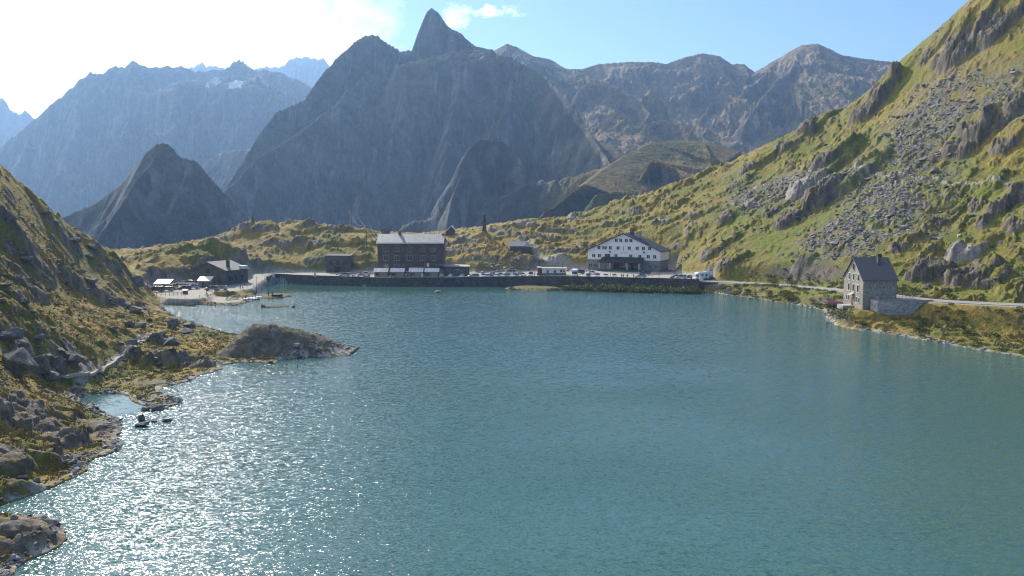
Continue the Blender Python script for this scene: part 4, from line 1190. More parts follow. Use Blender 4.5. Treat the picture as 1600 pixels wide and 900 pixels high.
for px, c1, lab in ((663.5, 'red', 'left one of two flagpoles with a red and white flag before the stone hotel'), (667, 'white', 'right one of two flagpoles with a white and red flag before the stone hotel')):
    X, D, Z = place(px, 354)
    t = thing('flagpole', lab, 'flagpole', (X, D, Z), 0, 'flagpoles before the stone hotel')
    MB().tube([(0, 0, -0.3), (0, 0, 5.6)], 0.06).build('pole', M_['steel'], t)
    mb = MB()
    n = 6
    mb.add([(0.06 + .9 * i / n, 0.08 * math.sin(i * 1.3), z) for z in (4.0, 5.5) for i in range(n + 1)], [(i, i + 1, n + 2 + i, n + 1 + i) for i in range(n)])
    mb.build('flag', M_[c1], t)

# ------------------------------------------------------------------ kiosks
def make_kiosk(X, D, side, lab):
    t = thing('kiosk', lab, 'kiosk', (X, D, 2.9), 0, 'small white roofed kiosks on the quay wall')
    w = 5.3
    mb = MB(); mb.box(0, w, 0, 3.2, 0, 2.6); mb.add([(w, 0, 2.6), (w, 3.2, 2.6), (w, 1.6, 3.7), (0, 0, 2.6), (0, 3.2, 2.6), (0, 1.6, 3.7)], [(0, 1, 2), (3, 5, 4)])
    mb.build('wall', M_['beige'], t)
    mb = MB(); mb.box(w + 0.004, w + 0.05, 0.05, 3.15, 0.02, 2.6); mb.add([(w + .05, 0.1, 2.6), (w + .05, 3.1, 2.6), (w + .05, 1.6, 3.6)], [(0, 1, 2)]); mb.build('side_wall', M_[side], t)
    mb = MB(); mb.slab([(-.3, -.45, 2.42), (w + .35, -.45, 2.42), (w + .35, 1.6, 3.85), (-.3, 1.6, 3.85)], 0.08)
    mb.slab([(-.3, 3.65, 2.42), (-.3, 1.604, 3.85), (w + .35, 1.604, 3.85), (w + .35, 3.65, 2.42)], 0.08)
    mb.build('roof', M_['whiteroof'], t)
    window(t, 1.1, -0.03, 1.45, 1.0, 1.0, frame='darkmetal', t=0.05)
    for u0, u1 in ((.15, .42), (1.9, 2.15)): MB().box(u0, u1, -0.03, 0.0, 0.1, 2.2).build('shutter', M_['wood'], t)
    return t
for px, sdw, lab in ((584.3, 'orangewood', 'leftmost white roofed kiosk with orange side wall on the quay'), (610, 'orangewood', 'second kiosk from the left with an orange side wall on the quay'),
                    (639.3, 'beige', 'third kiosk from the left on the quay, below the porch of the hotel'), (664, 'greywood', 'rightmost kiosk on the quay, nearest the low stone annex')):
    make_kiosk(at(px, 400, 347.6)[0], 347.8, sdw, lab)

# low annex to the right of the hotel
X, D, Z = place(693.5, 357, 2.8)
t = thing('stone_annex', 'low flat roofed stone building beside the big hotel', 'building', (X, D, Z))
mb = MB(); mb.box(0, 10.3, 0, 8, 0, 4.1); mb.build('wall', M_['greystone'], t)
mb = MB(); mb.slab([(-.4, -.6, 4.3), (10.7, -.6, 4.15), (10.7, 8.4, 4.35), (-.4, 8.4, 4.6)], 0.18); mb.build('roof', M_['concrete'], t)
window(t, 5.4, -0.03, 2.2, 2.3, 1.3, t=0.16); window(t, 1.6, -0.03, 1.7, 1.2, 2.0, t=0.12)
window(t, 8.0, -0.03, 2.4, 0.9, 0.9, t=0.12)
mb = MB(); mb.box(-3.2, -0.01, -1.2, 1.5, 0.2, 3.0); mb.build('side_shed', M_['greywood'], t)

# ------------------------------------------------------------------ white hotel
TH = R(25.2)
XL_, DL_ = at(918.7, 400, 379)[0], 379.0
wh = thing('white_hotel', 'large white gabled hotel with dark roof and stone ground floor', 'hotel', (XL_, DL_, 0), -TH)
FW = 32.8; DP = 14.0
mb = MB(); mb.box(0, FW, 0, DP, 1.5, 8.8); mb.build('ground_floor_wall', M_['greyrender'], wh)
mb = MB(); mb.extr([(-0.05, 8.8), (FW + .05, 8.8), (FW + .05, 13.2), (FW / 2, 20.4), (-0.05, 13.2)], -0.05, DP); mb.build('wall', M_['render'], wh)
mb = MB(); k = (20.4 - 13.2) / (FW / 2)
mb.slab([(-.9, -.9, 13.25 - .9 * k), (FW / 2, -.9, 20.5), (FW / 2, DP + .6, 20.5), (-.9, DP + .6, 13.25 - .9 * k)], 0.35)
mb.slab([(FW / 2 + .004, -.9, 20.5), (FW + .9, -.9, 13.25 - .9 * k), (FW + .9, DP + .6, 13.25 - .9 * k), (FW / 2 + .004, DP + .6, 20.5)], 0.35)
rf = mb.build('roof', M_['darkroof'], wh)
mb = MB(); mb.box(17.6, 19.0, 5.5, 6.8, 19.0, 22.6); mb.build('chimney', M_['greystone'], rf)
mb = MB(); mb.box(19.4, 22.2, 5.0, 7.4, 18.2, 20.0); mb.build('dormer', M_['trim'], rf)
def WS(px): return (px - 918.7) / 112.7 * FW
for px in (963.8, 970.6, 979.6, 986.5): window(wh, WS(px), -0.08, 17.3, 1.25, 1.35, 'whitetrim', t=0.10)
for px in (936.4, 954.4, 966.6, 984, 996.4, 1005.9, 1015.4): window(wh, WS(px), -0.08, 14.0, 1.3, 1.35, 'whitetrim', t=0.10)
window(wh, WS(943.6), -0.08, 14.0, 1.0, 1.3, 'whitetrim', t=0.08); window(wh, WS(947.6), -0.08, 14.0, 0.8, 1.3, 'whitetrim', t=0.08)
for px in (928, 937.2, 963.5, 986.5, 1000.5, 1013.5, 1023.2): window(wh, WS(px), -0.08, 10.5, 1.3, 1.4, 'whitetrim', t=0.10)
window(wh, WS(950), -0.08, 10.5, 2.2, 1.5, 'trim', t=0.08)
mb = MB(); mb.slab([(WS(943), -.06, 10.1), (WS(1007), -.06, 10.1), (WS(1009), -4.2, 7.9), (WS(940), -4.2, 7.9)][::-1], 0.22)
cp = mb.build('portico_roof', M_['darkroof'], wh)
for px in (942, 958.5, 985, 1003.5):
    mb = MB(); mb.box(WS(px) - .35, WS(px) + .35, -4.0, -3.4, 2.5, 7.85); mb.build('pillar', M_['concrete'], wh)
mb = MB(); mb.box(WS(941), WS(1008), -4.6, -4.4, 2.5, 4.9); mb.build('balustrade', M_['green'], wh)
mb = MB(); mb.box(WS(960), WS(1000), -.12, -.055, 3.6, 7.4); mb.build('shopfront', M_['glass'], wh)
mb = MB(); mb.box(WS(949), WS(956), -.14, -.055, 4.2, 7.2); dr = mb.build('entrance_door', M_['tan'], wh)
for px in (923, 931, 1016, 1026): window(wh, WS(px), -0.03, 6.2, 1.3, 1.3, 'trim', t=0.08)
for px in (954, 1007):
    mb = MB(); mb.box(WS(px) - .3, WS(px) + .3, -.5, -.06, 12.0, 12.6); mb.build('wall_lamp', M_['darkmetal'], wh)
# weathered emblem and faint marks on the render
mb = MB(); mb.extr([(WS(974), 15), (WS(974.8), 14.8), (WS(975.2), 14.2), (WS(976), 13.8), (WS(975.4), 12.6), (WS(974.8), 13.5)], -.09, -.055); mb.build('emblem', M_['greyrender'], wh)
for x0_, x1_ in ((969.5, 975.2), (976.4, 982)): MB().extr([(WS(x0_), 11.78), (WS(x1_), 11.8), (WS(x1_), 11.92), (WS((x0_ + x1_) / 2), 12.0), (WS(x0_), 11.93)], -.075, -.055).build('faded_lettering', M_['greyrender'], wh)

# ------------------------------------------------------------------ stone house on the right
hs = thing('stone_house', 'tall gabled stone house with slate roof by the right shore road', 'house', (91.75, 222.0, 4.3))
LN, GW, EH, AH = 8.8, 13.0, 7.95, 13.3
mb = MB()
mb.add([(0, 0, -1.5), (LN, 0, -1.5), (LN, GW, -1.5), (0, GW, -1.5), (0, 0, EH), (LN, 0, EH), (LN, GW, EH), (0, GW, EH), (0, GW / 2, AH), (LN, GW / 2, AH)],
       [(0, 1, 5, 4), (2, 3, 7, 6), (3, 0, 4, 8, 7), (1, 2, 6, 9, 5), (0, 3, 2, 1)])
mb.build('wall', M_['palestone'], hs)
mb = MB(); k = (AH - EH) / (GW / 2)
mb.slab([(-.35, -.4, EH - .4 * k + .1), (LN + .35, -.4, EH - .4 * k + .1), (LN + .35, GW / 2, AH + .15), (-.35, GW / 2, AH + .15)], 0.2)
mb.slab([(-.35, GW + .4, EH - .4 * k + .1), (-.35, GW / 2 + .004, AH + .15), (LN + .35, GW / 2 + .004, AH + .15), (LN + .35, GW + .4, EH - .4 * k + .1)], 0.2)
rf = mb.build('roof', M_['slate'], hs)
mb = MB(); mb.box(5.3, 6.1, 4.0, 4.8, 10.2, 13.4); mb.box(5.2, 6.2, 3.9, 4.9, 13.4, 13.6); mb.build('chimney', M_['greystone'], rf)
mb = MB(); mb.box(6.8, 7.8, 7.4, 8.4, 12.0, 14.3); mb.build('chimney', M_['darkmetal'], rf)
for s_ in (3.2, 6.2, 9.2):
    window(hs, s_, -0.03, 8.2, 1.15, 1.7, 'whitetrim', ax=1, t=0.12, bars=False)
    window(hs, s_ + .1, -0.03, 5.25, 1.15, 1.8, 'whitetrim', ax=1, t=0.12, bars=False)
for s_ in (2.4, 3.9, 9.2, 10.6): window(hs, s_, -0.03, 2.3, 0.8, 1.3, 'whitetrim', ax=1, t=0.09, bars=False)
mb = MB(); mb.box(-.08, 0.0, 6.3, 7.4, 0.2, 2.6); mb.build('door', M_['wood'], hs)
mb = MB(); mb.slab([(-1.1, 5.6, 3.3), (-1.1, 7.8, 3.3), (-0.01, 7.8, 3.9), (-0.01, 5.6, 3.9)], .15); mb.build('porch_roof', M_['concrete'], hs)
mb = MB()
n = 16; V = [(-.06, 6.5 + .72 * math.cos(2 * PI * i / n), 10.9 + .85 * math.sin(2 * PI * i / n)) for i in range(n)] + [(0.02, 6.5 + .72 * math.cos(2 * PI * i / n), 10.9 + .85 * math.sin(2 * PI * i / n)) for i in range(n)]
mb.add(V, [tuple(range(n)), tuple(range(n, 2 * n))] + [(i, (i + 1) % n, n + (i + 1) % n, n + i) for i in range(n)]); ow = mb.build('round_window', M_['glass'], hs)
mb = MB()
V = []
for xx in (-.1, 0.03):
    for rr_ in (0.86, 0.72):
        V += [(xx, 6.5 + rr_ * math.cos(2 * PI * i / n), 10.9 + rr_ * 1.18 * math.sin(2 * PI * i / n)) for i in range(n)]
mb.add(V, [(i, (i + 1) % n, n + (i + 1) % n, n + i) for i in range(n)] + [(i, (i + 1) % n, 2 * n + (i + 1) % n, 2 * n + i) for i in range(n)])
mb.build('frame', M_['palestone'], ow)
window(hs, 5.4, -0.03, 5.9, 0.5, 0.8, 'whitetrim', t=0.06, bars=False)
mb = MB(); mb.box(-3.0, -0.05, 5.6, 9.6, -0.6, 0.5); mb.build('doorstep', M_['concrete'], hs)

# terrace wall and railing in front of the house
tw = thing('terrace_wall', 'rough pale stone terrace wall in front of the stone house', 'wall', (0, 0, 0))
P0 = [(93.6, 221.5), (94.2, 218.6), (103.5, 217.9), (109.5, 220.4)]
P1 = [(110.0, 223.0), (101.2, 224.0), (100.9, 221.5)]
mb = MB(); mb.prism(P0 + P1, 2.2, 7.0); mb.build('wall', M_['terrace'], tw)
mb = MB(); mb.prism([(93.7, 221.4), (94.3, 218.7), (103.5, 218.0), (109.4, 220.5), (109.9, 222.9), (101.3, 223.9), (101.0, 221.4)], 7.004, 7.12); mb.build('paving', M_['asphalt'], tw)
ra = thing('railing', 'pale blue metal railing on the terrace of the stone house', 'railing', (0, 0, 7.12))
rp = [(94.4, 221.3), (94.5, 218.9), (99.5, 218.5), (103.6, 218.2)]
for z in (0.35, 0.7, 1.05): MB().tube([(a, c, z) for a, c in rp], 0.03, 5).build('rail', M_['steel'], ra)
for i in range(13):
    u_ = i / 12 * 3; j = min(int(u_), 2); f_ = u_ - j
    a = rp[j][0] * (1 - f_) + rp[j + 1][0] * f_; c = rp[j][1] * (1 - f_) + rp[j + 1][1] * f_
    MB().tube([(a, c, 0), (a, c, 1.06)], 0.04, 5).build('post', M_['steel'], ra)

# ------------------------------------------------------------------ stone building on the left
PH = R(20)
XC, DC = at(352, 400, 318)[0], 318.0
sb = thing('stone_lodge', 'low stone lodge with shallow grey roof beside the left car park', 'building', (XC, DC, 2.0), -PH + 0.0)
# local: -x runs along the gable to the left, +y along the eaves
GWl, LL = 16.5, 13.0
mb = MB(); mb.extr([(-GWl, -1), (0, -1), (0, 6.0), (-GWl / 2, 8.9), (-GWl, 6.0)], 0, LL); mb.build('wall', M_['greystone'], sb)
mb = MB(); k = 2.9 / (GWl / 2)
mb.slab([(0.6, -.5, 6.1 - .6 * k), (0.6, LL + .4, 6.1 - .6 * k), (-GWl / 2, LL + .4, 9.05), (-GWl / 2, -.5, 9.05)], 0.2)
mb.slab([(-GWl - .6, -.5, 6.1 - .6 * k), (-GWl / 2 - .004, -.5, 9.05), (-GWl / 2 - .004, LL + .4, 9.05), (-GWl - .6, LL + .4, 6.1 - .6 * k)], 0.2)
rf = mb.build('roof', M_['lodgeroof'], sb)
mb = MB(); mb.box(-3.0, -2.0, 4, 5, 6.2, 9.6); mb.build('chimney', M_['darkstone'], rf)
mb = MB(); mb.box(-1.0, 0.9, 9, 12, 6.0, 7.2); mb.build('roof_box', M_['whitetrim'], rf)
for x, z in ((-3.2, 2.6), (-11.5, 2.8), (-8.2, 5.6)): window(sb, x, -0.03, z, 1.1, 1.5, 'darkmetal', t=0.1)
mb = MB(); mb.box(-6.6, -5.2, -.06, 0, -0.2, 2.5); mb.build('door', M_['wood'], sb)
for y in (2.5, 6, 9.5):
    f = MB(); f.box(-0.0, .08, y - .5, y + .5, 2.0, 3.6); f.build('window', M_['glass'], sb)
# sheds
def shed(name, lab, px0, px1, D, h0, rise, wall, roof, z=None, dep=3.0, slope_back=True):
    X, Y, Z = place(px0, D, z); w = at(px1, 400, D)[0] - X
    t = thing(name, lab, 'shed', (X, Y, Z))
    mb = MB(); mb.add([(0, 0, -.5), (w, 0, -.5), (w, dep, -.5), (0, dep, -.5), (0, 0, h0), (w, 0, h0), (w, dep, h0 + rise), (0, dep, h0 + rise)],
                      [(0, 1, 2, 3), (4, 5, 6, 7), (0, 1, 5, 4), (1, 2, 6, 5), (2, 3, 7, 6), (3, 0, 4, 7)])
    mb.build('wall', M_[wall], t)
    k = rise / dep
    mb = MB(); mb.slab([(-.3, -.4, h0 + .15 - .4 * k), (w + .3, -.4, h0 + .15 - .4 * k), (w + .3, dep + .2, h0 + .15 + rise + .2 * k), (-.3, dep + .2, h0 + .15 + rise + .2 * k)], .12)
    mb.build('roof', M_[roof], t)
    mb = MB(); mb.box(w * .3, w * .3 + .9, -.05, -.004, 0, 1.9 if h0 > 2 else h0 - .2); mb.build('door', M_['darkmetal'], t)
    return t
shed('wooden_shed', 'small brown wooden shed with pale roof before the stone lodge', 308, 327, 312, 2.4, 1.2, 'greywood', 'whiteroof')
shed('red_shed', 'red shed with bright pale roof at the left edge of the car park', 240, 262, 306, 1.9, 1.2, 'redpaint', 'whiteroof', dep=3.6)
# ruin-like stone building below the knoll
X, D, Z = place(508.5, 376, 2.6)
t = thing('stone_storehouse', 'dark stone storehouse with flat roof built into the grassy mound', 'building', (X, D, Z))
mb = MB(); mb.box(0, 10.6, 0, 9, 0, 7.6); mb.build('wall', M_['greystone'], t)
mb = MB(); mb.slab([(-.3, -.4, 8.0), (10.9, -.4, 7.8), (10.9, 9.2, 8.1), (-.3, 9.2, 8.3)], .35); mb.build('roof', M_['greystone'], t)
for x in (2.2, 5.4, 8.4): window(t, x, -0.03, 4.6, 1.1, 1.3, 'darkmetal', t=0.1)
mb = MB(); mb.box(4.2, 6.6, -.06, 0, .1, 2.8); mb.build('door', M_['darkmetal'], t)

# customs cabin
X, D, Z = place(847.5, 349)
t = thing('prefab_cabin', 'long white prefab cabin with tan flat roof on the quay', 'cabin', (X, D, Z - .05))
w = 9.8
mb = MB(); mb.box(0, w, 0, 3, 0, 1.15); mb.build('lower_wall', M_['greyrender'], t)
mb = MB(); mb.box(-.02, w + .02, -.02, 3, 1.15, 2.75); mb.build('wall', M_['render'], t)
mb = MB(); mb.slab([(-.5, -.6, 3.15), (w + .3, -.6, 3.1), (w + .3, 3.4, 3.3), (-.5, 3.4, 3.35)], .25); mb.build('roof', M_['tan'], t)
for x in (2.2, 5.1): window(t, x, -0.05, 1.7, 0.9, 1.0, 'whitetrim', t=0.06)
for x in (7.6, 8.8): window(t, x, -0.05, 1.95, 0.7, 0.9, 'whitetrim', t=0.06)
mb = MB(); mb.box(-1.9, -1.75, 0, .15, 0, 3.2); mb.box(-1.9, -1.75, 2.5, 2.65, 0, 3.2); mb.box(-1.75, -.03, 1.2, 1.35, 0, 2.9); mb.build('porch', M_['wood'], t)
mb = MB(); mb.slab([(-2.2, -.3, 3.5), (-.52, -.3, 3.5), (-.52, 3, 3.55), (-2.2, 3, 3.55)], .12); mb.build('porch_roof', M_['whiteroof'], t)
mb = MB(); mb.box(3.4, 4.6, -.7, -.15, 0, .8); mb.build('planter', M_['concrete'], t)

# hut on the track above the car park
X, D, Z = place(797, 392)
t = thing('stone_hut', 'half buried stone hut with pale slab roof below the statue', 'hut', (X, D, Z))
mb = MB(); mb.extr([(0, -1.5), (9.3, -1.5), (9.3, 1.5), (4.6, 1.5), (0, 1.5)], 0, 6); mb.add([(9.3, 0, 1.5), (9.3, 6, 1.5), (7.6, 3, 3.3)], [(0, 1, 2)]); mb.build('wall', M_['greystone'], t)
mb = MB(); mb.slab([(-.4, -.4, 1.5), (6.6, -.4, 1.5), (7.7, 3, 3.5), (-.4, 3, 3.5)], .2); mb.slab([(-.4, 6.4, 1.5), (-.4, 3.004, 3.5), (7.7, 3.004, 3.5), (9.6, 6.4, 1.5)], .2); mb.slab([(6.604, -.4, 1.5), (9.6, -.4, 1.2), (9.6, 6.4, 1.496), (7.704, 3.002, 3.5)], .18)
mb.build('roof', M_['concrete'], t)
# white slanting slab hut on the saddle right of the hotel roof
X, D, Z = place(694, 424)
t = thing('slab_roof_hut', 'small hut with steep bright white slab roof on the saddle', 'hut', (X, D, Z))
mb = MB(); mb.extr([(0.8, -2), (5.2, -2), (5.2, 1.5), (3.6, 3.0), (0.8, .4)], 0, 3.5); mb.build('wall', M_['greystone'], t)
mb = MB(); mb.slab([(-.1, -.6, .2), (3.6, -.6, 3.6), (3.9, 3.8, 3.9), (-.1, 3.8, .3)], .35)
mb.slab([(3.604, -.6, 3.6), (5.6, -.6, 1.5), (5.6, 3.8, 1.5), (3.904, 3.8, 3.9)], .3); mb.build('roof', M_['white'], t)

# ------------------------------------------------------------------ statue
X, D, Z = place(757, 415)
zb = Z - 0.5
t = thing('statue', 'dark statue on a tall stone pedestal on top of the rocky knoll', 'statue', (X, D, zb))
ztop = 30 - 3 * 415 / FOC - zb
ph = ztop - 4.0
mb = MB(); mb.prism([(-1.25, -1.25), (1.25, -1.25), (1.25, 1.25), (-1.25, 1.25)], -1.0, 1.0, .95)
mb.prism([(-.98, -.98), (.98, -.98), (.98, .98), (-.98, .98)], 1.0, ph - .5, .86); mb.prism([(-.95, -.95), (.95, -.95), (.95, .95), (-.95, .95)], ph - .5, ph, 1.0); mb.build('pedestal', M_['darkstone'], t)
mb = MB(); mb.lathe([(.75, ph), (.70, ph + .4), (.52, ph + 1.2), (.50, ph + 1.9), (.62, ph + 2.6), (.60, ph + 2.9), (.22, ph + 3.15), (.16, ph + 3.3)], 12)
mb.ball((0, 0, ph + 3.55), .30, 10, 1.2)
mb.tube([(.45, 0, ph + 2.75), (.95, -.2, ph + 2.8), (1.25, -.35, ph + 3.15)], [.2, .16, .1], 7)
mb.tube([(-.45, 0, ph + 2.7), (-.75, -.2, ph + 2.1), (-.45, -.45, ph + 1.7)], [.2, .17, .1], 7)
mb.build('figure', M_['bronze'], t, smooth=True)
X, D, Z = place(397, 418)
t = thing('cairn', 'small dark cairn like a post on top of the left mound', 'cairn', (X, D, Z))
MB().prism([(-.7, -.7), (.7, -.7), (.7, .7), (-.7, .7)], -.5, 1.4, .7).build('base', M_['darkstone'], t)
MB().prism([(-.35, -.35), (.35, -.35), (.35, .35), (-.35, .35)], 1.4, 3.4, .8).build('shaft', M_['darkstone'], t)

# ------------------------------------------------------------------ poles and cables
def pole(px, D, h, lab, arm=1.6, r=.14):
    X, Y, Z = place(px, D)
    t = thing('power_pole', lab, 'pole', (X, Y, Z), 0, 'wooden power poles on the mound')
    MB().tube([(0, 0, -.5), (0, 0, h)], [r * 1.3, r * .8], 7).build('shaft', M_['wood'], t)
    MB().box(-arm, arm, -.1, .1, h - .5, h - .3).build('crossarm', M_['wood'], t)
    return Vector((X, Y, Z + h))
pa = pole(550.5, 434, 9.3, 'farther power pole on the mound crest, holding the cables')
pb = pole(573.4, 402, 10.2, 'nearer power pole on the slope left of the hotel roof')
hotel_eave = Vector((X0 + .3, 362, 17.2))
def cable(a, c, sag, lab, r=.035):
    mb = MB(); pts = []
    for i in range(17):
        u_ = i / 16; p = a.lerp(c, u_); p.z -= sag * 4 * u_ * (1 - u_); pts.append(tuple(p))
    tag(mb.tube(pts, r, 5).build('power_cable', M_['steel']), lab, 'cable', 'thin power cables between the poles and the hotel')
for dx, side in ((-1.5, 'left'), (1.5, 'right')):
    cable(pa + Vector((dx, 0, -.3)), pb + Vector((dx, 0, -.3)), 3.2, side + ' cable slung between the two power poles')
    cable(pb + Vector((dx, 0, -.3)), hotel_eave + Vector((0, dx, 0)), .8, side + ' cable from the nearer power pole to the hotel roof')

def lamp_post(px, D, h, lab, z=None, r=.07, head=True):
    X, Y, Z = place(px, D, z)
    t = thing('lamp_post', lab, 'lamp post', (X, Y, Z), 0, 'slim dark posts around the shore')
    MB().tube([(0, 0, -.3), (0, 0, h)], [r * 1.2, r * .8], 7).build('pole', M_['darkmetal'], t)
    if head: MB().box(-.1, .7, -.12, .12, h, h + .14).build('lamp_head', M_['darkmetal'], t)
lamp_post(802.5, 344, 5.6, 'slim dark post among the parked cars right of the stone annex')
lamp_post(878.5, 346, 5.4, 'slim dark post in front of the white prefab cabin')
lamp_post(1030.3, 333, 6.2, 'slim dark post in front of the right end of the white hotel')
lamp_post(954.5, 334, 2.6, 'short post below the entrance of the white hotel', head=False)
lamp_post(732.5, 350, 5.0, 'slim post at the right end of the low stone annex')
lamp_post(399.5, 309, 6.6, 'slim dark post at the bend of the left quay railing')
lamp_post(409, 362, 6.0, 'slim post behind the left end of the retaining wall')
lamp_post(1104, 322, 1.9, 'short dark post where the wall meets the road', r=.16, head=False)
lamp_post(1054.5, 352, 3.4, 'thin post on the kerb right of the white hotel', head=False)
lamp_post(1429, 232, 1.7, 'small marker post at the end of the terrace on the road', head=False)
lamp_post(1334, 262, 1.6, 'small marker post on the road left of the stone house', head=False)

# ------------------------------------------------------------------ vehicles
PAINT = {}
def paint(c):
    if c not in PAINT:
        PAINT[c] = mat('car_paint_' + c, {'white': (.74, .74, .73), 'silver': (.42, .43, .45), 'grey': (.20, .21, .23), 'black': (.022, .022, .026), 'blue': (.07, .14, .26), 'lightblue': (.30, .50, .62),
                                         'red': (.38, .04, .04), 'teal': (.08, .22, .24), 'yellow': (.42, .40, .07), 'cream': (.60, .55, .44), 'navy': (.03, .045, .09)}[c], 0.3, 0.04, 1.0, spec=0.5, coat=0.6)
    return PAINT[c]
# side profile (x forward, z up): body outline, glasshouse outline; width
CARS = {
    'car': dict(L=4.2, W=1.72, body=[(-2.1, .35), (-2.1, .85), (-1.95, 1.0), (-1.2, 1.02), (.75, .98), (1.7, .82), (2.05, .65), (2.1, .35)], cab=[(-1.95, 1.0), (-1.45, 1.42), (-.1, 1.46), (.35, 1.38), (1.1, .96)]),
    'suv': dict(L=4.6, W=1.85, body=[(-2.3, .4), (-2.3, 1.0), (-2.2, 1.12), (-1.2, 1.12), (1.0, 1.1), (2.1, .98), (2.3, .75), (2.3, .4)], cab=[(-2.2, 1.1), (-2.0, 1.68), (-.1, 1.72), (.5, 1.66), (1.25, 1.1)]),
    'estate': dict(L=4.7, W=1.8, body=[(-2.35, .35), (-2.35, .9), (-2.25, 1.0), (-1.2, 1.0), (.85, .98), (1.95, .82), (2.3, .62), (2.35, .35)], cab=[(-2.25, 1.0), (-1.95, 1.42), (-.2, 1.48), (.4, 1.4), (1.2, .96)]),
    'van': dict(L=5.0, W=1.95, body=[(-2.5, .4), (-2.5, 1.15), (-2.45, 1.25), (-1, 1.25), (1.5, 1.22), (2.25, 1.0), (2.5, .8), (2.5, .4)], cab=[(-2.45, 1.22), (-2.35, 1.98), (0, 2.05), (.9, 1.98), (1.75, 1.2)]),
}
proto = {}
def make_car(kind, color):
    c = CARS[kind]; L, W = c['L'], c['W']
    t = thing('parked_' + ('van' if kind == 'van' else 'car'), '', 'van' if kind == 'van' else 'car')
    def loft(poly, w0, w1, z0, z1):
        mb = MB(); n = len(poly)
        def wz(z): return (w0 + (w1 - w0) * max(0, min(1, (z - z0) / (z1 - z0)))) / 2
        mb.add([(p[0], -wz(p[1]), p[1]) for p in poly] + [(p[0], wz(p[1]), p[1]) for p in poly],
               [tuple(range(n)), tuple(range(n, 2 * n))[::-1]] + [(i, n + i, n + (i + 1) % n, (i + 1) % n) for i in range(n)])
        return mb
    bd = loft(c['body'], W, W * .96, .4, 1.1).build('body', paint(color), t, bevel=.05)
    cab = c['cab']; zb_ = cab[0][1]; zt_ = max(p[1] for p in cab)
    loft(cab, W * .93, W * .74, zb_, zt_).build('glasshouse', M_['glass'], t, bevel=.03)
    top = [p for p in cab if p[1] > zt_ - .12]
    mb = MB(); a, e = top[0], top[-1]
    mb.slab([(a[0] - .08, -W * .385, a[1] + .02), (e[0] + .05, -W * .385, e[1] + .03), (e[0] + .05, W * .385, e[1] + .03), (a[0] - .08, W * .385, a[1] + .02)][::-1], .09)
    mb.box((a[0] + e[0]) / 2 - .1, (a[0] + e[0]) / 2 + .1, -W * .385, W * .385, zt_ - .02, zt_ + .05)
    for s_ in (-1, 1):
        for xx in ((a[0] + e[0]) / 2 - .05, a[0] + .1):
            mb.tube([(xx, s_ * W * .47, zb_), (xx, s_ * W * .385, zt_)], .05, 4)
    mb.build('roof', paint(color), t)
    for sx in (-1, 1):
        for sy in (-1, 1):
            mb = MB(); n = 14; r = .33 if kind in ('car', 'estate') else .37; x = sx * L * .31; y = sy * (W / 2 - .1)
            V = [(x + r * math.cos(2 * PI * i / n), y - sy * .12, r + r * math.sin(2 * PI * i / n)) for i in range(n)] + [(x + r * math.cos(2 * PI * i / n), y + sy * .12, r + r * math.sin(2 * PI * i / n)) for i in range(n)]
            mb.add(V, [tuple(range(n)), tuple(range(n, 2 * n))[::-1]] + [(i, n + i, n + (i + 1) % n, (i + 1) % n) for i in range(n)])
            wl = mb.build('wheel', M_['black'], t)
            mb = MB(); V = [(x + .2 * math.cos(2 * PI * i / n), y + sy * .125, r + .2 * math.sin(2 * PI * i / n)) for i in range(n)]; mb.add(V, [tuple(range(n))]); mb.build('hubcap', M_['steel'], wl)
    xf = L / 2
    for sy in (-1, 1):
        MB().box(xf - .1, xf + .015, sy * W * .38 - .16, sy * W * .38 + .16, .62, .76).build('headlight', M_['whitetrim'], t)
        MB().box(-xf - .015, -xf + .08, sy * W * .40 - .1, sy * W * .40 + .1, .68, .9).build('taillight', M_['red'], t)
    return t
def car(kind, color, px, D, hd, lab, z=None, group='cars parked along the quay', s=1.0):
    key = (kind, color)
    o = copy_tree(proto[key]) if key in proto else make_car(kind, color)
    proto.setdefault(key, o)
    X, Y, Z = place(px, D, z)
    o.location = (X, Y, Z + .02); o.rotation_euler = (0, 0, R(hd)); o.scale = (s, s, s)
    tag(o, lab, None, group)
G1 = 'cars parked along the quay'; G2 = 'cars in the left car park'; G3 = 'cars at the right end of the quay'
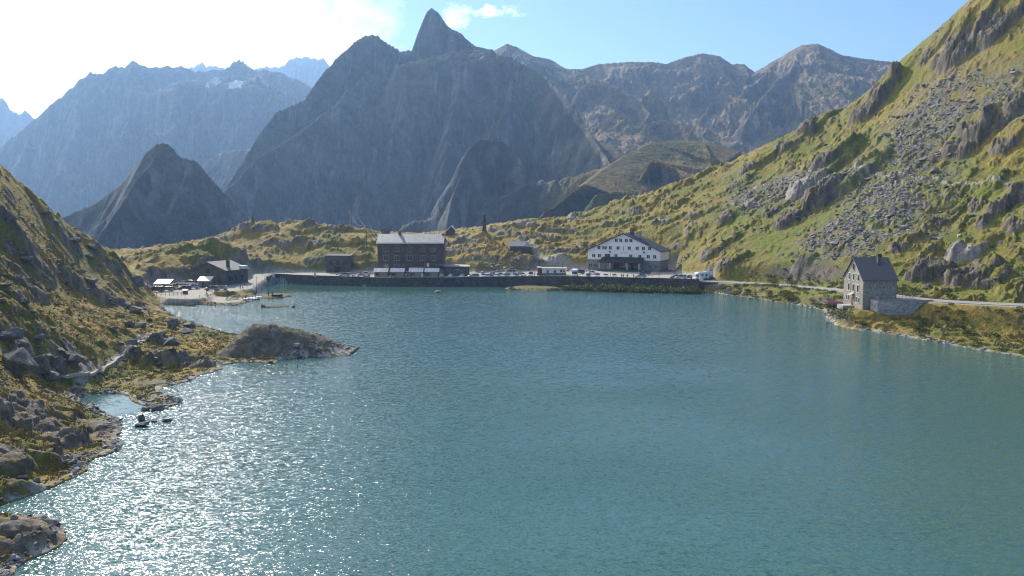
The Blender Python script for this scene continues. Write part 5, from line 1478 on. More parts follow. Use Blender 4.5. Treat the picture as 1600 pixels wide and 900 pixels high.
for a in [
    ('suv', 'silver', 538, 352, 178, 'silver estate car parked by the storehouse on the left quay', G1),
    ('car', 'white', 556, 353, 150, 'white car left of the rubble heap near the first kiosk', G1),
    ('car', 'cream', 563, 350.5, 200, 'cream car nearest the wall left of the first kiosk', G1),
    ('van', 'white', 572, 356, 95, 'white van behind the cream car beside the stone hotel', G1),
    ('car', 'red', 560, 357.5, 170, 'red car behind the white car left of the kiosks', G1),
    ('van', 'white', 634.5, 355, 88, 'white van standing between the second and third kiosk', G1),
    ('car', 'cream', 690, 350, 85, 'cream car just right of the rightmost kiosk', G1),
    ('car', 'lightblue', 704, 347.5, 262, 'light blue car parked in front of the low stone annex', G1),
    ('car', 'white', 721.5, 347, 268, 'white car parked before the right end of the stone annex', G1),
    ('estate', 'grey', 739.5, 348, 200, 'grey estate car just right of the stone annex', G1),
    ('suv', 'white', 755, 346, 275, 'white car second right of the stone annex', G1),
    ('car', 'teal', 763.5, 345, 265, 'teal car squeezed right of the white one on the quay', G1),
    ('suv', 'navy', 768.5, 349.5, 260, 'navy car in the packed row below the knoll', G1),
    ('car', 'lightblue', 776, 345.5, 262, 'light blue car in the packed row below the knoll', G1),
    ('car', 'grey', 781.5, 350, 268, 'grey car behind the light blue ones of the packed row', G1),
    ('car', 'silver', 787, 345.5, 258, 'silver car in the middle of the packed row', G1),
    ('car', 'blue', 793.5, 346, 262, 'blue car left of the dark post on the quay', G1),
    ('van', 'cream', 797.5, 360, 182, 'long cream camper van in the back row left of the post', G1),
    ('car', 'blue', 807.5, 344.5, 270, 'blue car just right of the dark post on the quay', G1),
    ('estate', 'silver', 815.5, 349.5, 300, 'silver estate with open look behind the blue car', G1),
    ('van', 'white', 829.5, 344.5, 270, 'white van facing the lake left of the prefab cabin', G1),
    ('suv', 'black', 905, 355, 200, 'black car behind the camper right of the prefab cabin', G1),
    ('car', 'navy', 919.5, 336.5, 268, 'navy car facing the lake left of the row of white cars', G1),
    ('suv', 'white', 934, 335, 265, 'leftmost white car of the row before the white hotel', G1),
    ('car', 'white', 946.8, 334.5, 272, 'middle white car of the row before the white hotel', G1),
    ('car', 'white', 960, 334, 270, 'rightmost white car of the row before the white hotel', G1),
    ('car', 'white', 926, 352, 10, 'white car parked against the stone base of the white hotel', G1),
    ('estate', 'silver', 1001, 332.5, 178, 'silver estate parked alone below the hotel portico', G3),
    ('suv', 'black', 1008, 348, 175, 'black car close to the portico of the white hotel', G3),
    ('car', 'black', 1055.5, 330, 190, 'black car left of the silver off-roader at the right end', G3),
    ('suv', 'silver', 1064.5, 327.5, 178, 'silver off-roader at the right end of the quay', G3),
    ('car', 'navy', 1076.5, 328, 185, 'navy car between the silver off-roader and the motorhome', G3),
    ('van', 'black', 241.5, 296, 182, 'black van parked broadside at the front of the left car park', G2),
    ('suv', 'grey', 258.5, 299, 176, 'grey off-roader right of the black van', G2),
    ('car', 'silver', 249, 308, 170, 'silver car behind the black van', G2),
    ('van', 'yellow', 270, 306, 95, 'small yellow green van in the middle of the left car park', G2),
    ('estate', 'navy', 286, 304, 178, 'navy estate car right of the yellow van', G2),
    ('suv', 'silver', 299.5, 307, 190, 'silver off-roader left of the wooden shed', G2),
    ('van', 'white', 296, 318, 170, 'white van at the back of the left car park', G2),
    ('suv', 'grey', 329, 300.5, 184, 'grey off-roader parked at the grassy edge before the lodge', G2),
    ('car', 'silver', 345, 303, 178, 'silver car parked nearest the lodge door', G2),
    ('car', 'white', 282, 320, 160, 'white car tucked behind the yellow van', G2)]:
    kind, color, px, D, hd, lab, g = a
    car(kind, color, px, D, hd, lab, None, g)

# motorhomes
def motorhome(px, D, hd, lab, z=None, col='white'):
    X, Y, Z = place(px, D, z)
    t = thing('motorhome', lab, 'motorhome', (X, Y, Z), R(hd), 'motorhomes by the lake')
    mb = MB(); n = 0
    P = [(-3.2, .5), (-3.2, 2.9), (1.2, 2.95), (2.2, 2.75), (2.4, 2.3), (1.5, 2.0), (1.3, .5)]
    mb.extr(P, -1.1, 1.1); mb.build('body', paint(col), t, bevel=.08)
    mb = MB(); mb.extr([(1.3, .45), (1.32, 1.95), (1.9, 1.9), (2.45, 1.2), (3.2, 1.0), (3.3, .45)], -1.0, 1.0); mb.build('cab', paint(col), t, bevel=.06)
    mb = MB(); mb.extr([(1.75, 1.22), (1.7, 1.82), (1.93, 1.86), (2.5, 1.22)], -1.02, 1.02); mb.build('windscreen', M_['glass'], t)
    for x in (-2.3, -.4):
        f = MB(); f.box(x, x + .9, -1.13, 1.13, 1.55, 2.15); f.build('window', M_['glass'], t)
    for sx in (-2.0, 2.3):
        for sy in (-1, 1):
            mb = MB(); V = [(sx + .36 * math.cos(2 * PI * i / 12), sy * yy, .36 + .36 * math.sin(2 * PI * i / 12)) for yy in (.86, 1.08) for i in range(12)]
            mb.add(V, [tuple(range(12)), tuple(range(12, 24))[::-1]] + [(i, 12 + i, 12 + (i + 1) % 12, (i + 1) % 12) for i in range(12)]); mb.build('wheel', M_['black'], t)
    MB().slab([(-2.6, -.5, 3.1), (-1.6, -.5, 3.1), (-1.6, .5, 3.1), (-2.6, .5, 3.1)], .2).build('roof_vent', M_['whitetrim'], t)
motorhome(1095.5, 325, 205, 'white motorhome with overhanging cab at the start of the shore road')
motorhome(898.5, 342, 262, 'white and blue camper facing the lake right of the prefab cabin')
# information board by the road
X, Y, Z = place(1112.5, 326)
t = thing('information_board', 'grey information board on a low wall right of the motorhome', 'sign', (X, Y, Z))
MB().box(-3.2, 1.1, -.3, .3, -.3, .9).build('base', M_['greystone'], t)
MB().box(-1.0, .6, -.08, .08, .9, 3.6).build('board', M_['trim'], t)
MB().box(-.8, .4, -.11, -.081, 1.6, 3.3).build('poster', M_['render'], t)

# ------------------------------------------------------------------ people
CL = {k: mat('cloth_' + k, v, 0.85, 0.1, 6) for k, v in dict(dark=(.03, .03, .04), blue=(.05, .09, .22), red=(.40, .04, .04), white=(.62, .62, .60), pink=(.55, .22, .28), orange=(.60, .18, .04), denim=(.06, .09, .15), beige=(.35, .29, .20)).items()}
HAIR = mat('hair', (.04, .025, .015), 0.7, 0.2, 8)
def person(px, D, top, legs, lab, pose='stand', rz=0, z=None, group=None):
    X, Y, Z = place(px, D, z)
    t = thing('person', lab, 'person', (X, Y, Z), R(rz), group)
    sit = pose == 'sit'
    hz = .52 if sit else .92
    mb = MB()   # body: neck, head, hands, lower legs in one mesh
    mb.tube([(0, 0, hz - .1), (0, 0, hz + .25), (0, -.01, hz + .48), (0, -.01, hz + .56), (0, -.015, hz + .60)], [.14, .13, .15, .06, .055], 9)
    mb.lathe([(.02, hz + .585), (.07, hz + .61), (.092, hz + .69), (.088, hz + .76), (.05, hz + .82), (.01, hz + .835)], 9)
    mb.box(-.015, .015, -.115, -.085, hz + .67, hz + .71)
    for s_ in (-1, 1):
        a = [(s_ * .19, 0, hz + .47), (s_ * .25, .02, hz + .2), (s_ * .26, -.07, hz - .04), (s_ * .26, -.09, hz - .13)]
        if pose == 'sit': a = [(s_ * .19, 0, hz + .47), (s_ * .24, -.05, hz + .2), (s_ * .16, -.28, hz + .1), (s_ * .14, -.36, hz + .1)]
        mb.tube(a, [.055, .045, .035, .04], 7)
    mb.build('body', M_['skin'], t, smooth=True)
    mb = MB(); mb.tube([(0, 0, hz - .02), (0, 0, hz + .2), (0, 0, hz + .44), (0, 0, hz + .54)], [.165, .155, .19, .08], 9)
    for s_ in (-1, 1):
        a = [(s_ * .17, 0, hz + .48), (s_ * .25, .02, hz + .2), (s_ * .262, -.06, hz - .0)]
        if sit: a = [(s_ * .17, 0, hz + .48), (s_ * .24, -.05, hz + .2), (s_ * .18, -.24, hz + .1)]
        mb.tube(a, [.075, .062, .05], 7)
    mb.build('jacket', CL[top], t, smooth=True)
    mb = MB()
    for s_ in (-1, 1):
        if sit: a = [(s_ * .09, 0, hz), (s_ * .11, -.42, hz), (s_ * .11, -.45, .1), (s_ * .11, -.55, .04)]
        else: a = [(s_ * .09, 0, hz), (s_ * .1, -.02, .5), (s_ * .1, .02, .08), (s_ * .1, -.12, .04)]
        mb.tube(a, [.10, .075, .055, .05], 7)
    mb.build('trousers', CL[legs], t, smooth=True)
    MB().lathe([(.06, hz + .68), (.10, hz + .71), (.10, hz + .78), (.06, hz + .845), (.01, hz + .86)], 9, (0, .015)).build('hair', HAIR, t, smooth=True)
GQ = 'people on the quay'; GS = 'people on the picnic spit'
person(840, 343.5, 'dark', 'dark', 'person in dark clothes standing left of the prefab cabin', group=GQ)
person(843.5, 344.5, 'blue', 'denim', 'person in a blue top beside the prefab cabin porch', rz=30, group=GQ)
person(835.5, 347, 'orange', 'denim', 'person in an orange jacket behind the white van', group=GQ)
person(759.5, 346, 'red', 'denim', 'person in red between the parked cars below the knoll', group=GQ)
person(971.5, 332, 'dark', 'beige', 'left one of two people on the quay before the white hotel', group=GQ)
person(974.5, 332.5, 'orange', 'denim', 'person in orange beside the one in dark before the white hotel', group=GQ)
person(980.5, 331.5, 'dark', 'dark', 'dark dressed person standing alone near the silver estate', group=GQ)
person(990.5, 331.5, 'dark', 'denim', 'person standing just left of the silver estate', group=GQ)
person(374, 306, 'pink', 'denim', 'person in pink walking along the left quay railing', group=GS)
person(378, 307, 'white', 'denim', 'person in white at the left quay railing', group=GS)

# ------------------------------------------------------------------ fences, benches, deck on the left
def fence(pts, h, n, lab, m='wood', rails=(.55, .95), r=.05, zz=None):
    t = thing('fence', lab, 'fence', (0, 0, 0))
    P = []
    for i in range(n + 1):
        u_ = i / n * (len(pts) - 1); j = min(int(u_), len(pts) - 2); f_ = u_ - j
        x = pts[j][0] * (1 - f_) + pts[j + 1][0] * f_; y = pts[j][1] * (1 - f_) + pts[j + 1][1] * f_
        P.append((x, y, ground_z(x, y) if zz is None else zz))
    for p in P: MB().tube([(p[0], p[1], p[2] - .2), (p[0], p[1], p[2] + h)], r, 5).build('post', M_[m], t)
    for q_ in rails: MB().tube([(p[0], p[1], p[2] + h * q_) for p in P], r * .8, 4).build('rail', M_[m], t)
fence([atz(231, 463, 1.9)[:2], atz(262, 462.5, 1.9)[:2], atz(290, 462, 1.9)[:2]], 1.1, 9, 'wooden rail fence along the front of the left car park', 'wood', (.5, .95), .07)
fence([(WALL_IN[0][0] - .3, WALL_IN[0][1]), (A[4][0] - 1.0, A[4][1] + .6), (A[6][0] - .8, A[6][1] + .9)], 1.1, 11, 'pale railing on top of the left quay bend', 'whitetrim', (.5, .95), .06)
fence([atz(338, 452, 2)[:2], atz(372, 448.5, 2.4)[:2], atz(396, 444.5, 2.8)[:2]], 1.05, 9, 'thin railing beside the lodge along the quay path', 'greywood', (.5, .95), .05)
fence([atz(312, 471, .8)[:2], atz(340, 475, .6)[:2], atz(372, 475, .6)[:2], atz(380, 471, .6)[:2]], .9, 9, 'low post and rail fence around the picnic spit', 'greywood', (.95,), .05)

def table(px, py, z, rz, lab):
    X, Y, _ = atz(px, py, z); Z = ground_z(X, Y)
    t = thing('picnic_table', lab, 'picnic table', (X, Y, Z), R(rz), 'picnic tables on the spit')
    MB().box(-.95, .95, -.4, .4, .70, .76).build('table_top', M_['wood'], t)
    for s_ in (-1, 1):
        MB().box(-.95, .95, s_ * .75 - .14, s_ * .75 + .14, .42, .47).build('bench', M_['wood'], t)
        MB().add([(s_ * .7 - .04, -.8, 0), (s_ * .7 + .04, -.8, 0), (s_ * .7 + .04, -.3, .7), (s_ * .7 - .04, -.3, .7), (s_ * .7 - .04, -.7, 0), (s_ * .7 + .04, -.7, 0), (s_ * .7 + .04, -.2, .7), (s_ * .7 - .04, -.2, .7)],
                 [(0, 1, 2, 3), (4, 7, 6, 5), (0, 3, 7, 4), (1, 5, 6, 2)]).add([(s_ * .7 - .04, .8, 0), (s_ * .7 + .04, .8, 0), (s_ * .7 + .04, .3, .7), (s_ * .7 - .04, .3, .7), (s_ * .7 - .04, .7, 0), (s_ * .7 + .04, .7, 0), (s_ * .7 + .04, .2, .7), (s_ * .7 - .04, .2, .7)],
                 [(0, 1, 2, 3), (4, 7, 6, 5), (0, 3, 7, 4), (1, 5, 6, 2)]).box(s_ * .7 - .05, s_ * .7 + .05, -.78, .78, .36, .42).build('leg', M_['wood'], t)
    return X, Y, Z
for px, py, rz, lab in ((325, 467.5, -20, 'picnic table nearest the car park on the spit'), (357, 468.5, 5, 'picnic table in the middle of the spit with people seated'), (368, 467.5, 0, 'picnic table closest to the wooden footbridge')):
    X, Y, Z = table(px, py, .9, rz, lab)
    if px != 325:
        for k, (dx, dy, c, rr_) in enumerate(((-.6, .75, 'white', 0), (.5, .75, 'dark', 0), (-.3, -.75, 'blue', 180), (.6, -.75, 'white', 180))[:3 if px < 360 else 2]):
            pass
person(321, at(321, 0, 1)[1] * atz(321, 467, .9)[1], 'dark', 'denim', 'person in dark seated by the first picnic table', 'sit', 60, group=GS)
person(353.5, atz(353, 467.5, .9)[1], 'dark', 'denim', 'leftmost seated person at the middle picnic table', 'sit', 90, group=GS)
person(361, atz(361, 467.0, .9)[1], 'white', 'denim', 'person in white seated at the middle picnic table', 'sit', -90, group=GS)
person(365, atz(365, 466.5, .9)[1], 'blue', 'dark', 'person in blue seated between the two right picnic tables', 'sit', 80, group=GS)
person(371.5, atz(371, 466.5, .9)[1], 'white', 'beige', 'person in white at the picnic table near the footbridge', 'sit', -90, group=GS)

# islet with fishermen, joined by a footbridge
def islet(pts, z, lab, name='islet'):
    P = [atz(a, c, 0)[:2] for a, c in pts]
    P = [tuple(v)[:2] for v in catmull([(p[0], p[1], 0) for p in P + [P[0]]], 5)][:-1]
    cx = sum(p[0] for p in P) / len(P); cy = sum(p[1] for p in P) / len(P)
    V = []; n = len(P); rings = [(1.06, -.5), (1.0, .05), (.86, z * .7), (.6, z), (.3, z * 1.05)]
    for k, zz in rings:
        for i, p in enumerate(P):
            j = 1 + .10 * float(gn(np.array([p[0] * .9]), np.array([p[1] * .9 + k * 9]))[0])
            V.append((cx + (p[0] - cx) * k * j, cy + (p[1] - cy) * k * j, zz + (.12 * random.uniform(-1, 1) if zz > .1 else 0)))
    Fs = [(r * n + i, r * n + (i + 1) % n, (r + 1) * n + (i + 1) % n, (r + 1) * n + i) for r in range(len(rings) - 1) for i in range(n)] + [tuple((len(rings) - 1) * n + i for i in range(n))]
    mb = MB(); mb.add(V, Fs); o = mb.build(name, M_turf, smooth=True)
    return tag(o, lab, None, None, 'structure')
M_turf = mat('islet_turf', (.06, .065, .022), 0.95, 0.3, 1.2, 0.3, 2.5, col2=(.17, .14, .05))
islet([(403, 463), (415, 461), (430, 460), (446, 459.8), (459, 462.0), (446, 464.5), (430, 466.3), (412, 466)], .55, 'low grassy islet at the end of the footbridge')
islet([(424, 478.2), (440, 477.8), (452, 478.6), (440, 480.4), (424, 480.6), (408, 480.2)], .3, 'tiny grassy islet off the picnic spit')
islet([(790, 450.5), (815, 447.2), (845, 446.3), (870, 448.5), (876, 452), (850, 455), (812, 454.6)], .75, 'grassy islet below the quay wall left of the reeds')
t = thing('footbridge', 'low wooden footbridge with rails between the spit and the islet', 'footbridge')
a = Vector(atz(381, 466.5, .9)); c = Vector(atz(407, 463.2, .8))
dv = (c - a).normalized(); nv = Vector((-dv.y, dv.x, 0))
mb = MB(); mb.slab([a - nv * .7, c - nv * .7, c + nv * .7, a + nv * .7], .15); mb.build('deck', M_['whitetrim'], t)
for s_ in (-1, 1):
    for i in range(6):
        p = a.lerp(c, i / 5) + nv * .68 * s_
        MB().tube([(p.x, p.y, -1.0), (p.x, p.y, p.z + 1.0)], .07, 5).build('post', M_['wood'], t)
    MB().tube([tuple(a + nv * .68 * s_ + Vector((0, 0, .95))), tuple(c + nv * .68 * s_ + Vector((0, 0, .95)))], .05, 5).build('rail', M_['wood'], t)
Xa, Ya, _ = atz(390, 467.5, 0)
t = thing('jetty', 'pale floating plank jetty below the footbridge', 'jetty', (Xa, Ya, 0))
MB().box(-1.2, 3.6, -.5, .5, .12, .28).build('deck', M_['whitetrim'], t); MB().box(-1, -.2, -.4, .4, -.2, .115).build('float', M_['black'], t); MB().box(2.6, 3.4, -.4, .4, -.2, .115).build('float', M_['black'], t)
person(418, atz(418, 463, .55)[1], 'dark', 'dark', 'left one of two people standing on the grassy islet', z=.55, group=GS)
person(424, atz(424, 463.2, .55)[1], 'dark', 'denim', 'right one of two people standing on the grassy islet', z=.55, rz=20, group=GS)
Xb, Yb, _ = atz(433, 462.5, .55)
t = thing('rowing_boat', 'dark rowing boat drawn up on the grassy islet', 'boat', (Xb, Yb, .5), R(6))
def hull(t, L, W, H, m, m2):
    mb = MB(); n = 9; V = []
    for i in range(n):
        u_ = i / (n - 1); w = W / 2 * (1 - max(0, (u_ - .45) / .55) ** 2.2) * (.85 + .15 * min(1, u_ * 4)); x = -L / 2 + L * u_; h = H * (1 + .35 * u_ ** 2)
        V += [(x, -w, h), (x, -w * .6, .05), (x, 0, 0), (x, w * .6, .05), (x, w, h), (x, w * .85, h), (x, w * .5, .15), (x, -w * .5, .15), (x, -w * .85, h)]
    Fs = [(i * 9 + k, i * 9 + (k + 1) % 9, (i + 1) * 9 + (k + 1) % 9, (i + 1) * 9 + k) for i in range(n - 1) for k in range(9)] + [tuple(range(9))[::-1], tuple((n - 1) * 9 + k for k in range(9))]
    mb.add(V, Fs); mb.build('hull', m, t)
    for x in (-L * .2, L * .1): MB().box(x - .12, x + .12, -W * .4, W * .4, H * .7, H * .78).build('thwart', m2, t)
hull(t, 3.8, 1.4, .5, M_['darkmetal'], M_['wood'])
for px, py, hd, lab in ((547.5, 443.2, 172, 'small white rowing boat moored below the storehouse'), (572.5, 446, 10, 'small white boat moored below the first kiosk'), (443, 441.5, 0, 'flat pale boat moored by the left end of the wall')):
    Xb, Yb, _ = atz(px, py, 0); Yb -= .8
    t = thing('rowing_boat', lab, 'boat', (Xb, Yb, -.1), R(hd), 'small boats moored along the quay wall'); hull(t, 3.0 if px > 450 else 3.6, 1.3, .5, M_['white'], M_['wood'])
# wooden litter box, white posts
X, Y, Z = place(287.5, 288)
t = thing('wooden_bin_box', 'dark wooden box with a sloping lid by the car park fence', 'bin', (X, Y, Z))
MB().box(-.75, .75, -.4, .4, 0, 1.3).build('box', M_['wood'], t); MB().slab([(-.85, -.5, 1.35), (.85, -.5, 1.35), (.85, .5, 1.6), (-.85, .5, 1.6)], .08).build('lid', M_['darkmetal'], t)
for px, D, h, lab in ((426.5, 351, 1.3, 'white post box at the left end of the wall top'), (491.5, 349.5, 1.6, 'white electric box on the wall left of the storehouse'), (1095, 321, 1.2, 'pale post on the wall end below the motorhome'), (659.5, 347, 1.5, 'white post between the third and fourth kiosk')):
    X, Y, Z = place(px, D, 3.1 if px < 1000 else 4.0)
    t = thing('white_box', lab, 'utility box', (X, Y, Z + .2), 0, 'white boxes along the wall'); MB().box(-.4, .4, -.3, .3, -.1, h).build('case', M_['white'], t); MB().box(-.45, .45, -.35, .35, h + .004, h + .08).build('cap', M_['trim'], t)

# ------------------------------------------------------------------ loose rock
def rock_mesh(seed, nseg=3, flat=.75):
    rnd = random.Random(seed)
    bm = bmesh.new()
    for i in range(13):
        z = rnd.uniform(-1, 1); a = rnd.uniform(0, 2 * PI); r = math.sqrt(max(0, 1 - z * z))
        p = Vector((r * math.cos(a), r * math.sin(a), z)); p /= (abs(p.x) ** 4 + abs(p.y) ** 4 + abs(p.z) ** 4) ** .25; p *= rnd.uniform(.72, .95)
        bm.verts.new((p.x, p.y, p.z * flat))
    res = bmesh.ops.convex_hull(bm, input=bm.verts[:])
    bmesh.ops.delete(bm, geom=[v for v in bm.verts if not v.link_faces], context='VERTS')
    if nseg:
        bmesh.ops.bevel(bm, geom=bm.edges[:], offset=.035, segments=1, affect='EDGES')
        bmesh.ops.triangulate(bm, faces=bm.faces[:])
        bmesh.ops.subdivide_edges(bm, edges=bm.edges[:], cuts=nseg, use_grid_fill=True)
        P = np.array([v.co for v in bm.verts], F32)
        d1 = fbm(P[:, 0] * 2 + seed, P[:, 1] * 2 + P[:, 2] * 1.7, 4, seed) * .07 + (ridged(P[:, 0] * 3.1 + P[:, 2] * 2, P[:, 1] * 3.1, 3, seed + 3) - .5) * .07
        for v, q_ in zip(bm.verts, d1): v.co *= 1 + float(q_)
    bmesh.ops.triangulate(bm, faces=bm.faces[:])
    me = bpy.data.meshes.new('boulder'); bm.to_mesh(me); bm.free()
    return me
def rock_mat(name, a, c, lich):
    m = bpy.data.materials.new(name); m.use_nodes = True
    q = NB(m.node_tree); p = m.node_tree.nodes['Principled BSDF']
    co = q.n('ShaderNodeTexCoord').outputs['Object']
    geo = q.n('ShaderNodeNewGeometry').outputs['Position']
    nz = q.noise(geo, 0.9, 8, 0.65); n2_ = q.noise(geo, 4.0, 6, 0.6); n3_ = q.noise(geo, 1.6, 5, 0.7)
    col = q.mix(q.maprange(nz.outputs[0], .35, .65), a, c)
    col = q.mix(q.math('MULTIPLY', q.maprange(n3_.outputs[0], .54, .66), .6), col, lich)
    col = q.vmath('SCALE', col, scale=q.maprange(n2_.outputs[0], .3, .7, .72, 1.28, False)).outputs[0]
    q.l(col, p.inputs['Base Color']); p.inputs['Roughness'].default_value = .92; p.inputs['Specular IOR Level'].default_value = .15
    bp = q.n('ShaderNodeBump'); bp.inputs['Distance'].default_value = .12
    nb = q.noise(geo, 2.2, 8, .7); q.l(nb.outputs[0], bp.inputs['Height']); q.l(bp.outputs[0], p.inputs['Normal'])
    return m
RM = rock_mat('boulder_rock', (.115, .11, .105), (.24, .225, .205), (.15, .16, .07))
RP = rock_mat('pale_rock', (.34, .32, .29), (.46, .43, .39), (.30, .27, .22))
RV = [rock_mesh(100 + i) for i in range(9)]
for me in RV: me.materials.append(RM)
RVP = []
for i in range(2):
    me = rock_mesh(200 + i); me.materials.append(RP); RVP.append(me)

def hits(P):
    """where pixel rays meet the finished terrain"""
    D = (62 * (560 / 62) ** (np.arange(900) / 899)).astype(F32)
    out = []
    P = list(P)
    for k in range(0, len(P), 200):
        Q = P[k:k + 200]
        px = np.array([q_[0] for q_ in Q], F32)[:, None]; py = np.array([q_[1] for q_ in Q], F32)[:, None]
        u = (px - 800) / FOC; v = (450 - py) / FOC
        f = math.cos(PITCH) + v * math.sin(PITCH); up = v * math.cos(PITCH) - math.sin(PITCH)
        X = u * D[None] / f; Y = np.broadcast_to(D[None], X.shape); Z = CAMH + up * D[None] / f
        H = grid_z(X, Y)
        j = np.argmax(H > Z, axis=1)
        for i in range(len(Q)): out.append((float(X[i, j[i]]), float(Y[i, j[i]]), float(H[i, j[i]])))
    return out
LR = math.log(640 / 46)
def grid_z(x, y, arr=None):
    """bilinear look-up in the terrain mesh"""
    arr = HN if arr is None else arr
    r = np.sqrt(x * x + y * y); a = np.arctan2(x, y)
    i = np.clip(np.log(np.maximum(r, 46.1) / 46) / LR * (HN.shape[0] - 1), 0, HN.shape[0] - 1.001)
    j = np.clip((a - R(-35)) / R(70) * (HN.shape[1] - 1), 0, HN.shape[1] - 1.001)
    i0 = i.astype(int); j0 = j.astype(int); fi_ = i - i0; fj = j - j0
    return (arr[i0, j0] * (1 - fi_) * (1 - fj) + arr[i0 + 1, j0] * fi_ * (1 - fj) + arr[i0, j0 + 1] * (1 - fi_) * fj + arr[i0 + 1, j0 + 1] * fi_ * fj)

def boulder(px, py, w, h, lab, group=None, v=None, rz=None, tilt=0, D=None, pale=False, dep=None, z=None):
    """px,py = middle of the foot in the photograph, w,h in pixels"""
    if D is None: X, Y, Z = hits([(px, py)])[0]
    else: X, Y, Z = atz(px, py, z or 0)
    s = Y / FOC
    i = random.randrange(9) if v is None else v
    me = RVP[i % 2] if pale else RV[i]
    o = bpy.data.objects.new('boulder', me); COL.objects.link(o)
    W2, H2 = w * s / 2, h * s
    o.scale = (W2 * 1.08, (dep or W2 * .85), H2 / 1.30)
    o.location = (X, Y, Z + H2 * .30)
    o.rotation_euler = (R(random.uniform(-6, 6)), R(tilt), R(random.uniform(-25, 25) if rz is None else rz))
    tag(o, lab, 'boulder', group)
    return o
GB = 'boulders on the left slope'
for a in [
    (28, 585, 62, 50, 'largest pale topped boulder of the cluster at the left edge', 0, 0, 4), (64, 582, 40, 42, 'leaning slab boulder beside the largest one at the left edge', 1, 10, -38),
    (92, 580, 24, 32, 'upright boulder at the right end of the left edge cluster', 2, 0, 10), (79, 595, 30, 19, 'low boulder in front of the left edge cluster', 3, 0, 0),
    (18, 534, 46, 26, 'mossy boulder above the left edge cluster', 4, 0, 0), (268, 546, 30, 22, 'dark boulder on the ochre turf left of the rock spit', 5, 0, 0),
    (203, 511, 18, 14, 'left one of a pair of boulders on the turf', 6, 0, 0), (219, 512, 24, 13, 'right one of a pair of boulders on the turf', 7, 0, 0),
    (270, 511, 24, 17, 'boulder above the turf near the inner bay', 8, 0, 0),
    (213, 488, 26, 12, 'flat grey boulder below the car park slope', 1, 0, 0), (215, 448, 26, 22, 'pointed boulder beside the left end of the car park', 2, 0, 0),
    (116, 568, 34, 16, 'low slab right of the left edge cluster', 3, 0, 0), (60, 532, 24, 12, 'round grey rock behind the big cluster', 4, 0, 0),
    (59, 549, 9, 9, 'small reddish stone above the leaning slab', 5, 0, 0), (1460, 272, 15, 14, 'dark boulder standing just above the hillside trail', 6, 0, 0),
    (1232, 437, 12, 8, 'boulder by the road left of the stone house', 7, 0, 0)]:
    boulder(*a[:5], group=GB if a[0] < 400 else None, v=a[5], rz=a[6], tilt=a[7])
boulder(1499, 370, 9, 7, 'bright pale boulder above the pyramid shaped outcrop', pale=True, v=0)
boulder(603, 366, 17, 15, 'dark pointed boulder behind the roof of the stone hotel', D=430, v=2, z=18.5)
GW_ = 'rocks standing in the water off the left shore'
for a in [(222, 657, 14, 14, 'upper of two dark rocks in the water off the left shore'), (223, 665, 26, 8, 'flat low rock in the water below the two dark ones'), (245, 640, 30, 10, 'broad flat rock off the small headland'),
          (228, 641, 18, 7, 'small flat rock between the headland and the dark rocks'), (262, 658, 18, 6, 'low rock farthest out off the left shore'), (241, 659, 12, 4, 'tiny wet rock beside the low far one'),
          (411, 480, 9, 7, 'dark round rock at the tiny islet'), (459, 480.5, 6, 4.5, 'small dark rock right of the tiny islet'), (684, 457.5, 12, 4.5, 'dark rock showing above the water below the kiosks'),
          (330, 582, 10, 4, 'pale flat stone at the edge of the cove'), (311, 584, 10, 4, 'pale flat stone left of the other one in the cove'), (420, 571, 10, 3, 'pale flat stone below the rock spit'),
          (167, 707, 20, 6, 'bright slab sticking out of the near headland'), (1292, 505, 5, 3, 'dark stone in the water by the pink flowers')]:
    boulder(*a[:5], group=GW_, D=1, pale='pale' in a[4] or 'bright' in a[4])

# scattered boulders of the left slope, one object each
rnd = random.Random(5)
def top_at(px): return np.interp(px, [0, 60, 100, 130, 165, 215, 262, 330], [270, 322, 352, 380, 400, 432, 485, 512])
PL = []
while len(PL) < 120:
    px = rnd.uniform(0, 330); py = rnd.uniform(300, 620)
    top = np.interp(px, [0, 60, 100, 130, 165, 215, 262, 330], [270, 322, 352, 380, 400, 432, 485, 512])
    bot = np.interp(px, [0, 120, 205, 250, 330], [615, 605, 600, 590, 560])
    if top < py < bot: PL.append((px, py, rnd.uniform(4, 13) if rnd.random() < .75 else rnd.uniform(13, 26)))
hp = hits([(a, c) for a, c, _ in PL])
for (px, py, w), (X, Y, Z) in zip(PL, hp):
    if sdist(np.array([X], F32), np.array([Y], F32), LAKE)[0] > -1.5: continue
    s = w * Y / FOC / 2
    o = bpy.data.objects.new('boulder', RV[rnd.randrange(9)]); COL.objects.link(o)
    o.scale = (s * rnd.uniform(.8, 1.25), s, s * rnd.uniform(.5, .85)); o.location = (X, Y, Z + s * .15); o.rotation_euler = (R(rnd.uniform(-12, 12)), R(rnd.uniform(-15, 15)), rnd.uniform(0, 6))
    zn = ('high on the left slope near its skyline' if py < top_at(px) + 45 else 'on the turf beside the left footpath' if py > 515 and px > 90 else 'in the rocky ground below the left skyline' if py < 480 else 'among the rocks at the far left edge' if px < 90 else 'on the ochre turf above the rock spit')
    tag(o, ('large' if w > 14 else 'middle sized' if w > 8 else 'small') + ' grey boulder ' + zn, 'boulder', 'scattered boulders of the left slope')
PL = []
while len(PL) < 90:
    px = rnd.uniform(1080, 1600); py = rnd.uniform(150, 455)
    top = np.interp(px, [1080, 1300, 1400, 1480, 1600], [300, 200, 130, 60, 20]); bot = np.interp(px, [1080, 1300, 1600], [425, 440, 465])
    if top < py < bot: PL.append((px, py, rnd.uniform(4, 11)))
hp = hits([(a, c) for a, c, _ in PL])
